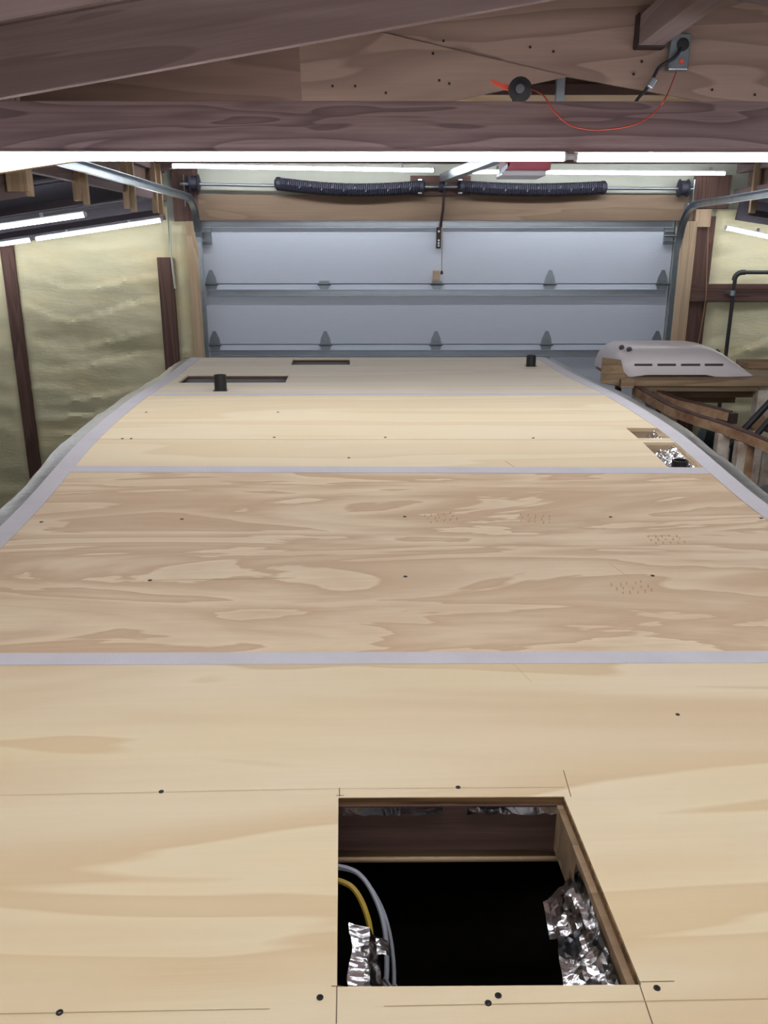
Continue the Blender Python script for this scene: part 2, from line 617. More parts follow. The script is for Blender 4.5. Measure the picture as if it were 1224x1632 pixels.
# ------------------------------------------------------------------ structure: roofs
SL = 0.144
RH = 0.15                                             # depth of a side-bay rafter


def lean_z(X, side):
    """underside of the side-bay rafters"""
    return LT_Z + 0.03 - SL * (XL - X if side < 0 else X - XR)


def corrugated(name, xa, xb, side):
    n = int(14.2 / 0.018)
    vs, fs = [], []
    for i in range(n + 1):
        y = -6.35 + 14.15 * i / n
        dz = 0.014 * math.cos(2 * math.pi * i / 4)
        for X in (xa, xb):
            vs.append((X, y, lean_z(X, side) + RH + 0.012 + dz))
    for i in range(n):
        fs.append((2 * i, 2 * i + 1, 2 * i + 3, 2 * i + 2))
    return tag(MB().add(vs, fs).build(name, 'corr'), 'dark corrugated metal roof of the low side bay', kind='structure')


cl = corrugated('ceiling_left', -7.0, XL - 0.08, -1)
cr = corrugated('ceiling_right', XR + 0.08, 8.2, 1)
RY = [YW - 0.42, 5.62, 5.62, YG, YT + 0.09, 2.3, 1.0, -1.2, -3.4, -5.4]
for y in sorted(set(RY), reverse=True):
    inner = at(205, 250, YT + 0.09).x if abs(y - YT - 0.09) < 0.01 else XL + 0.02
    hr = RH if y in (YG, RY[4]) else 0.05
    z0, z1 = lean_z(inner, -1) + hr / 2, lean_z(-6.9, -1) + hr / 2
    board('rafter', (inner, y, z0), (-6.9, y, z1), 0.04, hr, 'lumber' if y == RY[4] else 'rafter' if y == YG else 'purlin_steel', cl)
    z0, z1 = lean_z(XR - 0.02, 1) + hr / 2, lean_z(8.1, 1) + hr / 2
    board('rafter', (XR - 0.02, y, z0), (8.1, y, z1), 0.04, hr, 'purlin_steel', cr)

for side, par in ((-1, cl), (1, cr)):
    X0, X1 = (XL - 0.02, -6.9) if side < 0 else (XR + 0.02, 8.1)
    hr = RH + 0.05
    board('end_rafter', (X0, YW - 0.11, lean_z(X0, side) - 0.02 + hr / 2), (X1, YW - 0.11, lean_z(X1, side) - 0.02 + hr / 2), 0.05, hr, 'purlin_steel', par)

# raised middle bay: side walls over the low roofs, with hanging posts
post_y = [YW - 0.42, 6.70, 5.62, YG, 3.55, 2.3, 1.0, -1.2]
for side, X, nm in ((-1, XL, 'wall_upper_left'), (1, XR, 'wall_upper_right')):
    ub = MB().box((X + side * 0.07, 0.7, CZ + 0.85), (0.03, 14.2, 0.9))
    up = ub.build(nm, 'gusset')
    tag(up, 'plywood wall strip above the low side bay roof with hanging posts', kind='structure')
    board('sill_board', (X + side * 0.03, -6.3, CZ + 0.44), (X + side * 0.03, YW, CZ + 0.44), 0.05, 0.10, 'rafter', up)
    board('sill_board', (X + side * 0.03, -6.3, CZ + 0.66), (X + side * 0.03, YW, CZ + 0.66), 0.05, 0.08, 'rafter', up)
    for y in post_y:
        w = 0.11 if y == YG else 0.045
        zb = CZ + 0.275
        board('post', (X, y - 0.024, zb), (X, y - 0.024, CZ + 1.1), 0.04, w, 'lumber', up, up=(1, 0, 0))
        board('post', (X + 0.035, y + 0.02, zb - 0.02), (X + 0.035, y + 0.02, CZ + 1.1), 0.04, 0.04, 'lumber', up, up=(1, 0, 0))

# middle roof: sheathing planks over the rafters
RX = 1.25                                             # ridge
pa, pb = at(0, 48, YT), at(237, 4, YT)
SLM = (pb.z - pa.z) / (pb.x - pa.x)


def deck_z(X):
    return pa.z + SLM * ((X if X < RX else 2 * RX - X) - pa.x)


ceil = empty('ceiling', (RX, 0.7, deck_z(RX)))
tag(ceil, 'wooden sheathing planks of the raised middle roof', kind='structure')
pl_w = 0.30
mesh_l = None
for side, xe in ((-1, XL - 0.15), (1, XR + 0.15)):
    a = Vector((RX, 0, deck_z(RX) + 0.012))
    b = Vector((xe, 0, deck_z(xe) + 0.012))
    first = None
    ny = int((YW + 6.4) / pl_w)
    for i in range(ny + 1):
        y = -6.3 + pl_w * (i + 0.5)
        if y > YW:
            continue
        if first is None:
            first = board('sheathing_plank', a + Vector((0, y, 0)), b + Vector((0, y, 0)), pl_w - 0.004, 0.024, 'plank', ceil,
                          pw=ceil.location, bevel=0)
            y0 = y
        else:
            c = first.copy()
            COL.objects.link(c)
            c.location = first.location + Vector((0, y - y0, 0))
# metal skin over the planks keeps the daylight out
sk = MB()
for xe in (XL - 0.25, XR + 0.25):
    sk.prism([(RX, -6.4, deck_z(RX) + 0.04), (xe, -6.4, deck_z(xe) + 0.04), (xe, YW + 0.12, deck_z(xe) + 0.04),
              (RX, YW + 0.12, deck_z(RX) + 0.04)], (0, 0, 0.02))
sk.build('roof_skin', 'corr', ceil, loc=None).location = -Vector(ceil.location)

# ------------------------------------------------------------------ trusses
def px_board(name, q0, q1, Y, t, hpx, mat, parent):
    """board in the plane Y whose LOWER edge runs through two pixels; hpx = its height in metres"""
    a, b = at(*q0, Y), at(*q1, Y)
    d = (b - a).normalized()
    up = Vector((-d.z, 0, d.x))
    if up.z < 0:
        up = -up
    return board(name, a + up * hpx / 2, b + up * hpx / 2, t, hpx, mat, parent, up=up)


bz0, bz1 = at(612, 241, YT).z, at(612, 161, YT).z
tr = empty('roof_truss', (RX, YT, bz0))
tag(tr, 'dark wooden truss with wide knotty bottom beam carrying the longest light bars', 'truss')
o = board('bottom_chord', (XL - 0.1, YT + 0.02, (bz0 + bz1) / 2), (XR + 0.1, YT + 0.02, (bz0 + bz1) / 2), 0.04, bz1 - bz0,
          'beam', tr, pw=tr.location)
tc0, tc1 = at(0, 160, YT), at(612, 50, YT)
sl = (tc1.z - tc0.z) / (tc1.x - tc0.x)
ch = (pa.z - at(0, 160, YT).z) * 0.985
for side in (-1, 1):
    xe = XL - 0.05 if side < 0 else XR + 0.05
    zl = tc0.z + sl * ((xe if side < 0 else 2 * RX - xe) - tc0.x)
    zr = tc0.z + sl * (RX - tc0.x)
    board('top_chord', (xe, YT - 0.024, zl + ch / 2), (RX, YT - 0.024, zr + ch / 2), 0.04, ch, 'rafter', tr, pw=tr.location)

# plywood-sided truss
g = empty('roof_truss', (RX, YG, CZ + 0.6))
tag(g, 'truss faced with brown plywood sheets above a low peaked gap', 'truss')


def gusset(pts, mat, dy=0.0, nm='gusset_panel'):
    P3 = [at(x, y, YG) + Vector((0, dy, 0)) - Vector(g.location) for x, y in pts]
    return MB().prism(P3, (0, 0.012, 0)).build(nm, mat, g)


gusset([(-260, -40), (473, -160), (483, 200), (-260, 240)], 'gusset_dark')
gusset([(474, 20), (905, 122), (690, 168), (484, 210)], 'gusset', -0.002)
gusset([(474, -200), (900, -200), (1700, -60), (1700, 240), (1280, 200), (1110, 159), (908, 122), (476, 19)], 'gusset', 0.012)
for q0, q1 in (((690, 166), (905, 120)), ((905, 120), (1290, 198))):
    px_board('lower_chord', q0, q1, YG + 0.045, 0.04, 0.06, 'lumber', g).matrix_local.translation -= Vector((0, 0, 0))
for ch_ in [c for c in g.children if c.name.startswith('lower_chord')]:
    ch_.location -= Vector(g.location)
# nail heads
nb = MB()
for (x, y) in ((530, 137), (566, 137), (615, 148), (700, 128), (716, 133), (690, 85), (845, 75), (882, 82), (1010, 118), (1023, 98),
               (1135, 143), (1203, 151), (707, 65)):
    p = at(x, y, YG - 0.003) - Vector(g.location)
    nb.lathe(p, (0, -1, 0), [(0, 0.007), (0.002, 0.006)], 8)
nb.build('nail_heads', 'screw', g)['kind'] = 'stuff'

for k, (y, za, zb2, lab) in enumerate(((5.62, at(900, 160, 5.62).z, at(900, 152, 5.62).z + 0.0, 'pale wooden truss glimpsed through the peaked gap in the plywood'),
                                       (6.70, CZ + 1.0, CZ + 1.12, 'wooden truss between the plywood-sided truss and the garage door'),
                                       (YW - 0.42, at(500, 261, YW - 0.42).z, at(500, 261, YW - 0.42).z + 0.14, 'brown truss right above the garage door springs'))):
    t = empty('roof_truss', (RX, y, za))
    tag(t, lab, 'truss')
    if k == 0:
        za = zb2 - 0.11
    board('bottom_chord', (XL, y, (za + zb2) / 2), (XR, y, (za + zb2) / 2), 0.04, zb2 - za, 'lumber' if k == 0 else 'rafter', t, pw=t.location)
    for side in (-1, 1):
        xe = XL if side < 0 else XR
        board('top_chord', (xe, y + 0.04, deck_z(xe) - 0.075), (RX, y + 0.04, deck_z(RX) - 0.075), 0.04, 0.14, 'rafter', t, pw=t.location)
for k, (y, lab) in enumerate(((1.0, 'wooden truss overhead between the photographed beam and the camera'), (-1.6, 'wooden truss over the rear of the trailer roof'),
                              (-4.2, 'wooden truss closest to the wall behind the trailer'))):
    t = empty('roof_truss', (RX, y, CZ + 0.42))
    tag(t, lab, 'truss')
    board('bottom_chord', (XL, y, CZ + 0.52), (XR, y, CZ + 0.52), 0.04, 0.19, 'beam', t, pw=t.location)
    for side in (-1, 1):
        xe = XL if side < 0 else XR
        board('top_chord', (xe, y - 0.04, deck_z(xe) - 0.09), (RX, y - 0.04, deck_z(RX) - 0.09), 0.04, 0.17, 'rafter', t, pw=t.location)

# purlin that runs towards the room, hung on the plywood
pc = at(1034, 52, YG)
rb = empty('purlin', (pc.x, 2.6, pc.z))
tag(rb, 'brown wooden purlin hung on the plywood in a dark metal hanger', 'beam')
board('timber', (pc.x, -1.5, pc.z), (pc.x, YG, pc.z), 0.125, 0.14, 'rafter', rb, pw=rb.location)
hb = MB()
hb.box((-0.07, YG - 2.6 - 0.03, 0.0), (0.006, 0.06, 0.15))
hb.box((0.0, YG - 2.6 - 0.035, -0.075), (0.14, 0.07, 0.008))
hb.build('hanger', 'dark_brown', rb)


# ------------------------------------------------------------------ LED light bars
def led_bar(p0, p1, label, r=0.018, group=None, clips=(0.28, 0.28), lamp='side', name='light_bar', glow='diffuser'):
    p0, p1 = Vector(p0), Vector(p1)
    L = (p1 - p0).length
    x = (p1 - p0).normalized()
    z = Vector((0, 0, 1))
    z = (z - x * z.dot(x)).normalized()
    y = z.cross(x)
    root = empty(name)
    mt = Matrix((x, y, z)).transposed().to_4x4()
    mt.translation = (p0 + p1) / 2
    root.matrix_world = mt
    tag(root, label, 'light', group)
    prof = [(math.cos(a) * r, math.sin(a) * r) for a in [R(v) for v in range(-180 - 20, 21, 20)]]
    d = MB().sweep([(-L / 2 + 0.01, 0, 0), (L / 2 - 0.01, 0, 0)], prof, closed=True)
    d.build(glow, 'led_' + lamp, root, smooth=True)
    MB().box((0, 0, r * 0.34 + 0.006), (L - 0.02, r * 1.5, 0.012)).build('housing', 'white_bracket', root)
    for s in (-1, 1):
        MB().lathe((s * (L / 2 - 0.012), 0, 0), (s, 0, 0), [(0, r * 1.04), (0.01, r * 1.0), (0.014, r * 0.6)], 12).build('end_cap', 'lens', root, smooth=True)
    for cx in (-L / 2 + clips[0], L / 2 - clips[1]):
        c = MB()
        c.box((cx, 0, r + 0.012), (0.018, 0.012, 0.03))
        c.build('clip', 'lens', root)
    return root


zt = at(612, 249, YT).z
xa, xb, xc = at(-71, 249, YT).x, at(904, 250, YT).x, at(916, 250, YT).x
led_bar((xa, YT + 0.01, zt), (xb, YT + 0.01, zt), 'glowing light bar under the knotty beam over the wide left span', r=0.0175, clips=(0.29, 0.385), lamp='beam')
led_bar((xc, YT + 0.01, zt - 0.002), (xc + (xb - xa), YT + 0.01, zt - 0.002), 'glowing light bar under the knotty beam below the drooping orange string', r=0.0175, clips=(0.31, 0.31), lamp='beam')
MB_c = MB().tube([(xb - 0.004, YT + 0.01, zt), (xc + 0.004, YT + 0.01, zt)], 0.012, 8)
tag(MB_c.build('light_connector', 'lens', smooth=True), 'short white plug joining the two light bars on the beam', 'connector')
yf = YW - 0.42
led_bar(at(273, 264, yf), at(693, 271, yf), 'light bar above the coiled spring beside the hanging-post corner', r=0.017, clips=(0.27, 0.27), lamp='door')
led_bar(at(741, 273, yf), at(1157, 276, yf), 'light bar passing behind the red door opener', r=0.017, clips=(0.27, 0.13), lamp='door')


def side_bar(x0, y0, x1, y1, Y, L, label, flip=False):
    a, b = at(x0, y0, Y), at(x1, y1, Y)
    d = (b - a).normalized()
    return led_bar(a, a + d * L, label, r=0.018)


o1 = side_bar(137, 341, 0, 361, 5.62 - 0.0, 2.3, 'light bar under a side bay rafter, its end at a double hanging post')
a, b = at(258, 350, yf), at(56, 380.5, yf)
led_bar(a, b, 'light bar along the top of the foam wall ending at the door corner', r=0.019)
d = (b - a).normalized()
led_bar(b + d * 0.03, b + d * 2.0, 'light bar along the top of the foam wall above the first bare stud', r=0.019)
a = at(1156, 362, yf)
b = at(1224, 376.5, yf)
d = (b - a).normalized()
led_bar(a, a + d * 2.3, 'light bar over the foam wall beside the black iron pipe', r=0.019)
# the garage's bars on the trusses above and behind the camera, which light the near roof and the face of the beam
for y, wy, ly in ((1.0, 'middle', 'truss above the square roof opening'), (-1.6, 'rear', 'truss over the trailer rear')):
    for x0, wx, lx in ((XL + 0.15, 'left', 'foam wall side'), (XL + 2.62, 'right', 'lumber rack side')):
        led_bar((x0, y, CZ + 0.40), (x0 + 2.4, y, CZ + 0.40), 'light bar under the %s, %s' % (ly, lx), lamp='over',
                name='light_bar_%s_%s_offscreen' % (wy, wx), glow='diffuser_%s_%s_offscreen' % (wy, wx))

# ------------------------------------------------------------------ garage door
door = empty('door_1', ((DX0 + DX1) / 2, YW, 0))
tag(door, 'white sectional garage door with steel struts and hinges', kind='structure')
DO = Vector(door.location)
jz = [at(700, 351, YW).z, at(700, 453, YW).z, at(700, 549.5, YW).z]
hh = jz[1] - jz[2]
while jz[-1] > hh * 1.2:
    jz.append(jz[-1] - hh)
jz.append(0.0)
DY = YW + 0.04
for i in range(len(jz) - 1):
    h = jz[i] - jz[i + 1] - 0.006
    mb = MB().box(((0), DY - YW, (jz[i] + jz[i + 1]) / 2), (DX1 - DX0 - 0.01, 0.045, h))
    mb.build('door_section', 'door', door, bevel=0.006)
    # strut near the top of each section (the first one on the very top edge)
    zs = jz[i] - (0.035 if i == 0 else 0.075)
    st = MB()
    prof = [(-0.03, -0.03), (-0.03, -0.022), (-0.012, -0.018), (-0.012, 0.018), (-0.03, 0.022), (-0.03, 0.03), (0.028, 0.022), (0.028, -0.022)]
    hx = (DX1 - DX0) / 2 - 0.03
    pr = [(p[1], -p[0]) for p in prof]
    st.prism([(-hx, DY - YW - 0.022 - (0.03 - p[0]) + 0.028, zs + p[1]) for p in prof], (2 * hx, 0, 0))
    st.build('strut', 'strut', door)


def hinge(x, zj, bright, full):
    h = MB()
    y = DY - YW - 0.024
    s = 0.052
    if full:
        up = [(-s, 0.005), (s, 0.005), (s * 0.8, 0.06), (s * 0.25, 0.125), (-s * 0.25, 0.125), (-s * 0.8, 0.06)]
        dn = [(-s, -0.004), (s, -0.004), (s * 0.8, -0.05), (s * 0.4, -0.07), (-s * 0.4, -0.07), (-s * 0.8, -0.05)]
    else:
        up = [(-s, 0.005), (s, 0.005), (s * 0.85, 0.03), (-s * 0.85, 0.03)]
        dn = [(-s, -0.004), (s, -0.004), (s * 0.7, -0.045), (-s * 0.7, -0.045)]
    h.prism([(x + a, y - 0.006, zj + b) for a, b in up], (0, 0.008, 0))
    h.prism([(x + a, y - 0.006, zj + b) for a, b in dn], (0, 0.008, 0))
    o = h.build('hinge', 'hinge', door)
    k = MB().tube([(x - s - 0.01, y - 0.014, zj), (x + s + 0.01, y - 0.014, zj)], 0.010, 8)
    k.build('pin', 'steel', o, smooth=True)
    b = MB()
    for a, c in (((-0.02, 0.03)), ((0.02, 0.03))) if full else ():
        b.lathe((x + a, y - 0.008, zj + c), (0, -1, 0), [(0, 0.008), (0.005, 0.006)], 6)
    if full:
        b.build('bolts', 'steel', o)
    return o


for row, zj in enumerate(jz[1:-1]):
    for k in range(5):
        xs = (-(DX1 - DX0) / 2 + 0.07) + k * ((DX1 - DX0) - 0.14) / 4
        hinge(xs, zj, row == 0 and k in (0, 3, 4), not (row == 0 and k in (1, 2)))
        if k in (0, 4):
            sgn = -1 if k == 0 else 1
            rl = MB().tube([(xs, DY - YW - 0.05, zj), (xs + sgn * 0.10, DY - YW - 0.05, zj)], 0.006, 8)
            rl.build('roller_stem', 'steel', door, smooth=True)
# top roller brackets
for sgn in (-1, 1):
    x = sgn * ((DX1 - DX0) / 2 - 0.055)
    z = at(325, 376, YW).z
    b = MB()
    b.box((x, DY - YW - 0.03, z), (0.085, 0.02, 0.15))
    b.box((x, DY - YW - 0.06, z + 0.035), (0.09, 0.06, 0.006))
    b.box((x, DY - YW - 0.06, z - 0.045), (0.09, 0.06, 0.006))
    b.build('roller_bracket', 'hinge', door)
    MB().tube([(x - 0.05, DY - YW - 0.085, z + 0.0), (x + sgn * 0.11, DY - YW - 0.085, z + 0.0)], 0.008, 8).build('roller_stem', 'steel', door, smooth=True)
# operator plate with holes, on the top section
x = at(699, 380, YW).x - DO.x
z0, z1 = at(699, 396, YW).z, at(699, 362, YW).z
MB().box((x, DY - YW - 0.045, (z0 + z1) / 2), (0.042, 0.03, z1 - z0)).build('operator_plate', 'dark_brown', door)
hb = MB()
for f in (0.8, 0.38, 0.25, 0.13):
    hb.lathe((x, DY - YW - 0.061, z0 + (z1 - z0) * f), (0, -1, 0), [(0, 0.010), (0.002, 0.010)], 8)
hb.build('plate_holes', 'door', door)
# wooden block stuck on the middle hinge
p = at(695, 440, YW) - DO
o = MB().box((p.x, DY - YW - 0.055, p.z), (0.06, 0.045, 0.10)).build('wooden_block', 'lumber', door, bevel=0.006)

# door tracks -------------------------------------------------
def track(xv, zh, sgn, yend, label):
    t = empty('door_track', (xv, YW - 0.06, 0))
    tag(t, label, 'track')
    rad = 0.36
    yv = YW - 0.075
    path = [Vector((0, yv, 0.02)), Vector((0, yv, zh - rad))]
    for k in range(1, 13):
        a = R(90 * k / 12)
        path.append(Vector((0, yv - rad + rad * math.cos(a), zh - rad + rad * math.sin(a))))
    path.append(Vector((0, yend, zh + 0.02)))
    off = Vector((0, -(YW - 0.06), 0))
    # C profile opening towards the door
    prof = [(-0.028, -0.024), (-0.028, 0.024), (-0.024, 0.024), (0.018, 0.028), (0.018, 0.025), (-0.0245, 0.021), (-0.0245, -0.021), (0.018, -0.025), (0.018, -0.028)]
    m = MB()
    n = len(prof)
    vs = []
    for i, p in enumerate(path):
        tn = (path[min(i + 1, len(path) - 1)] - path[max(i - 1, 0)]).normalized()
        sd = Vector((1, 0, 0))
        nn = sd.cross(tn)
        for a, b in prof:
            vs.append(p + off + sd * (a * -sgn) + nn * b)
    fs = []
    for i in range(len(path) - 1):
        for k in range(n):
            fs.append((i * n + k, i * n + (k + 1) % n, (i + 1) * n + (k + 1) % n, (i + 1) * n + k))
    fs += [tuple(range(n)), tuple((len(path) - 1) * n + k for k in range(n))]
    m.add(vs, fs).build('rail', 'galv', t)
    for z in (zh - 0.62, zh - 1.1, zh - 1.9):
        MB().prism([(sgn * 0.03, 0.06, z - 0.03), (sgn * 0.03, -0.02, z - 0.03), (sgn * 0.03, -0.02, z + 0.03), (sgn * 0.03, 0.06, z + 0.03)],
                   (sgn * 0.005, 0, 0)).build('wall_bracket', 'galv', t)
    # flag bracket at the corner
    fb = MB().prism([(sgn * 0.032, 0.05, zh - 0.55), (sgn * 0.032, -0.02, zh - 0.55), (sgn * 0.032, -0.03, zh - 0.3), (sgn * 0.032, -0.12, zh - 0.05),
                     (sgn * 0.032, -0.10, zh + 0.02), (sgn * 0.032, 0.05, zh + 0.02)], (sgn * 0.005, 0, 0))
    fb.build('flag_bracket', 'galv', t)
    # hanger strap near the far end
    MB().box((sgn * 0.04, yend + 0.25 + off.y, zh + 0.3), (0.006, 0.035, 0.62)).build('strap', 'galv', t)
    return t


xt = at(321, 430, YW - 0.08).x
zt_l = at_x(200, 288, xt).z
track(xt, zt_l, -1, 3.95, 'galvanised door track bending overhead beside the pale foam wall')
xt2 = at(1076, 430, YW - 0.08).x
zt_r = at_x(1160, 319, xt2).z
print('tracks', zt_l - CZ, zt_r - CZ)
track(xt2, zt_r, 1, 3.95, 'galvanised door track bending overhead beside the bare stud and black pipe')

# torsion springs ---------------------------------------------
ys = YW - 0.13
sp = empty('torsion_spring_shaft', (at(703, 298, ys).x, ys, at(703, 298, ys).z))
tag(sp, 'steel shaft with two black coil springs and cable drums above the door', 'spring')
SO = Vector(sp.location)


def spx(x, y):
    return at(x, y, ys) - SO


MB().tube([spx(287, 293), spx(480, 297), spx(703, 298), spx(930, 300), spx(1105, 301)], 0.013, 10).build('shaft', 'steel', sp, smooth=True)
for (x0, x1, ya, yb, sag) in ((443, 671, 293, 298, 7), (735, 960, 298, 299, 4)):
    # the coil itself: a tight helix along a sagging line
    n = 34
    turns = 70
    c = MB()
    path = []
    seg = turns * 8
    for i in range(seg + 1):
        f = i / seg
        q = spx(x0 + (x1 - x0) * f, ya + (yb - ya) * f + sag * math.sin(math.pi * f) * (1.0 if x0 < 600 else 1.0))
        an = 2 * math.pi * turns * f
        path.append(q + Vector((0, math.cos(an) * 0.046, math.sin(an) * 0.046)))
    c.tube(path, 0.0105, 5)
    c.build('coil_spring', 'spring', sp, smooth=True)
    for xx in (x0, x1):
        q = spx(xx, ya if xx == x0 else yb)
        cone = MB().lathe(q, (1, 0, 0), [(-0.03, 0.03), (-0.01, 0.056), (0.02, 0.056), (0.035, 0.04)], 14)
        cone.build('spring_cone', 'drum', sp, smooth=True)
    # paint dashes along the coil
    db = MB()
    for i in range(1, 13):
        f = i / 13
        q = spx(x0 + (x1 - x0) * f, ya + (yb - ya) * f + sag * math.sin(math.pi * f))
        db.box(q + Vector((0, -0.062, 0.012 * (1 if i % 2 else -1))), (0.010, 0.004, 0.02), Matrix.Rotation(0.5, 3, 'Y'))
    db.build('paint_marks', 'jacket', sp)['kind'] = 'stuff'
for xx in (310, 1089):
    q = spx(xx, 292 if xx < 600 else 300)
    MB().lathe(q - Vector((0.045, 0, 0)), (1, 0, 0), [(0, 0.05), (0.008, 0.075), (0.02, 0.062), (0.07, 0.06), (0.082, 0.075), (0.09, 0.05)], 18).build('cable_drum', 'drum', sp, smooth=True)
    MB().box(q + Vector((-0.09 if xx < 600 else 0.09, 0.05, -0.06)), (0.006, 0.12, 0.26)).build('bearing_plate', 'galv', sp)
q = spx(703, 298)
MB().lathe(q - Vector((0.02, 0, 0)), (1, 0, 0), [(0, 0.03), (0.005, 0.045), (0.035, 0.045), (0.04, 0.03)], 16).build('bearing', 'drum', sp, smooth=True)
for xx in (669, 733):
    for yy in (287, 308):
        MB().box(spx(xx, yy) + Vector((0, -0.03, 0)), (0.035, 0.02, 0.012)).build('set_bolt', 'steel', sp)
# pad board behind
a0, a1 = at(654, 281, YW), at(748, 312, YW)
o = MB().box(((a0.x + a1.x) / 2, YW - 0.045, (a0.z + a1.z) / 2), (a1.x - a0.x, 0.07, a0.z - a1.z)).build('spring_pad', 'stud', sp)
o.location = -SO

# door opener ---------------------------------------------------
YO = 5.25
ob0, ob1 = at(797, 280, YO), at(882, 253, YO)
op = empty('door_opener', ((ob0.x + ob1.x) / 2, YO + 0.15, ob0.z))
tag(op, 'red door opener motor with long galvanised rail and curved black arm', 'opener')
OO = Vector(op.location)
w = ob1.x - ob0.x
zmid = at(840, 271, YO).z - OO.z
MB().box((0.01, 0.0, zmid + 0.07), (w * 0.86, 0.30, 0.14)).build('motor_housing', 'red', op, bevel=0.01)
MB().box((-0.01, 0.0, zmid / 2), (w * 0.84, 0.28, zmid)).build('light_lens', 'lens', op, bevel=0.008)
bk = MB().prism([(at(795, 277, YO) - OO), (at(800, 268, YO) - OO), (at(812, 258, YO) - OO), (at(813, 262, YO) - OO), (at(803, 274, YO) - OO)], (0, 0.03, 0))
bk.build('end_bracket', 'galv', op)
r0 = at(707, 284, YW - 0.08)
r1 = at(768, 252, 6.5)
dd = (r1 - r0) / (6.5 - (YW - 0.08))
r2 = r0 + dd * (YO + 0.25 - (YW - 0.08))
board('rail', r0, Vector((OO.x - 0.02, YO + 0.1, OO.z + zmid + 0.13)), 0.07, 0.07, 'galv', op, pw=OO)
MB().tube([r0 + Vector((0, -0.05, -0.02)) - OO, at(707, 318, YW - 0.12) - OO, at(706, 335, YW - 0.10) - OO, at(702, 362, YW - 0.06) - OO], 0.012, 8).build('door_arm', 'dark_brown', op, smooth=True)
MB().box(r0 - OO + Vector((0, 0.03, -0.01)), (0.06, 0.09, 0.09)).build('header_bracket', 'steel', op)
hg = MB()
ha = at(896, 150, YO + 0.1)
hg.box((ha.x - OO.x, 0.0, 0.55), (0.045, 0.006, 0.86))
hg.box((ha.x - OO.x - 0.022, 0.02, 0.55), (0.006, 0.04, 0.86))
hg.build('hanging_bracket', 'galv', op)
hg2 = MB().prism([(at(892, 128, YO + 0.12) - OO), (at(940, 132, YO + 0.12) - OO), (at(965, 158, YO + 0.12) - OO), (at(935, 160, YO + 0.12) - OO)], (0, 0.01, 0))
# release cord with a small red knob
pc0, pc1 = at(705, 355, YW - 0.10), at(704, 432, YW - 0.10)
rc = empty('release_cord', pc1)
tag(rc, 'thin pull cord with a small dark knob hanging before the door', 'cord')
MB().tube([pc0 - Vector(rc.location), Vector((0, 0, 0.0))], 0.003, 6).build('string', 'tan_wire', rc)
MB().lathe((0, 0, -0.03), (0, 0, 1), [(0, 0.006), (0.008, 0.013), (0.025, 0.012), (0.035, 0.004)], 10).build('knob', 'dark_brown', rc, smooth=True)

# ------------------------------------------------------------------ small things on the trusses
# cord reel behind the beam, orange string in front of it
yr = YT + 0.30
rp = at(831, 142, yr)
re_ = empty('cord_reel', (rp.x, yr, bz1 - 0.02))
tag(re_, 'black round reel on an arm with orange clamp behind the beam', 'reel')
off = rp - Vector(re_.location)
MB().lathe(off + Vector((0, 0.02, 0)), (-0.25, -1, -0.1), [(0, 0.03), (0.004, 0.05), (0.018, 0.05), (0.022, 0.034), (0.036, 0.034), (0.04, 0.05), (0.052, 0.048), (0.055, 0.02), (0.05, 0.018)], 24).build('spool', 'black', re_, smooth=True)
MB().lathe(off + Vector((-0.012, -0.04, -0.004)), (-0.25, -1, -0.1), [(0, 0.02), (0.004, 0.019), (0.006, 0.01)], 16).build('hub', 'jacket', re_, smooth=True)
board('arm', off + Vector((0, 0.03, 0)), off + Vector((-0.035, 0.03, -0.14)), 0.02, 0.045, 'black', re_, up=(1, 0, 0))
MB().prism([off + Vector(v) for v in ((-0.04, 0, 0.012), (-0.135, 0, 0.038), (-0.125, 0, 0.022), (-0.10, 0, 0.012), (-0.04, 0, -0.012))], (0, 0.015, 0)).build('clamp', 'orange', re_)

def smooth_path(pts, n=8):
    pts = [Vector(p) for p in pts]
    out = []
    for i in range(len(pts) - 1):
        p0 = pts[max(i - 1, 0)]
        p1, p2 = pts[i], pts[i + 1]
        p3 = pts[min(i + 2, len(pts) - 1)]
        for k in range(n):
            t = k / n
            out.append(0.5 * ((2 * p1) + (p2 - p0) * t + (2 * p0 - 5 * p1 + 4 * p2 - p3) * t * t + (3 * p1 - p0 - 3 * p2 + p3) * t ** 3))
    out.append(pts[-1])
    return out


yq = YT - 0.055
sp_pts = [at(846, 142, yr - 0.03), at(866, 157, YT - 0.0) + Vector((0, 0, 0.01)), at(882, 176, yq), at(905, 197, yq), at(935, 206, yq), at(968, 206, yq), at(1005, 200, yq), at(1032, 188, yq),
          at(1052, 170, yq), at(1062, 158, YT) + Vector((0, 0, 0.012)), at(1068, 140, YG - 0.25), at(1079, 112, YG - 0.03)]
st = MB().tube(smooth_path(sp_pts), 0.0028, 6).build('orange_string', 'orange', smooth=True)
tag(st, 'thin orange string drooping across the dark knotty beam', 'string')

# electrical box and cable on the plywood
bx = at(1081, 84, YG - 0.03)
eb = empty('electrical_box', bx)
tag(eb, 'grey metal electrical box screwed to the plywood above the beam', 'box')
MB().box((0, 0.0, 0), (0.10, 0.05, 0.165)).build('case', 'steel', eb, bevel=0.006)
MB().lathe((0.01, -0.026, 0.03), (0, -1, 0), [(0, 0.03), (0.008, 0.03), (0.010, 0.022)], 16).build('plug', 'black', eb, smooth=True)
MB().lathe((0.012, -0.026, -0.045), (0, -1, 0), [(0, 0.013), (0.006, 0.011)], 10).build('orange_mark', 'orange', eb)
for s in (-1, 1):
    MB().lathe((s * 0.036, -0.026, -0.068), (0, -1, 0), [(0, 0.008), (0.004, 0.006)], 8).build('cover_screw', 'steel', eb)
yc = YG - 0.05
cb = empty('black_cable', at(1038, 132, yc))
tag(cb, 'black cable running from the metal box down behind the beam', 'cable')
CO = Vector(cb.location)
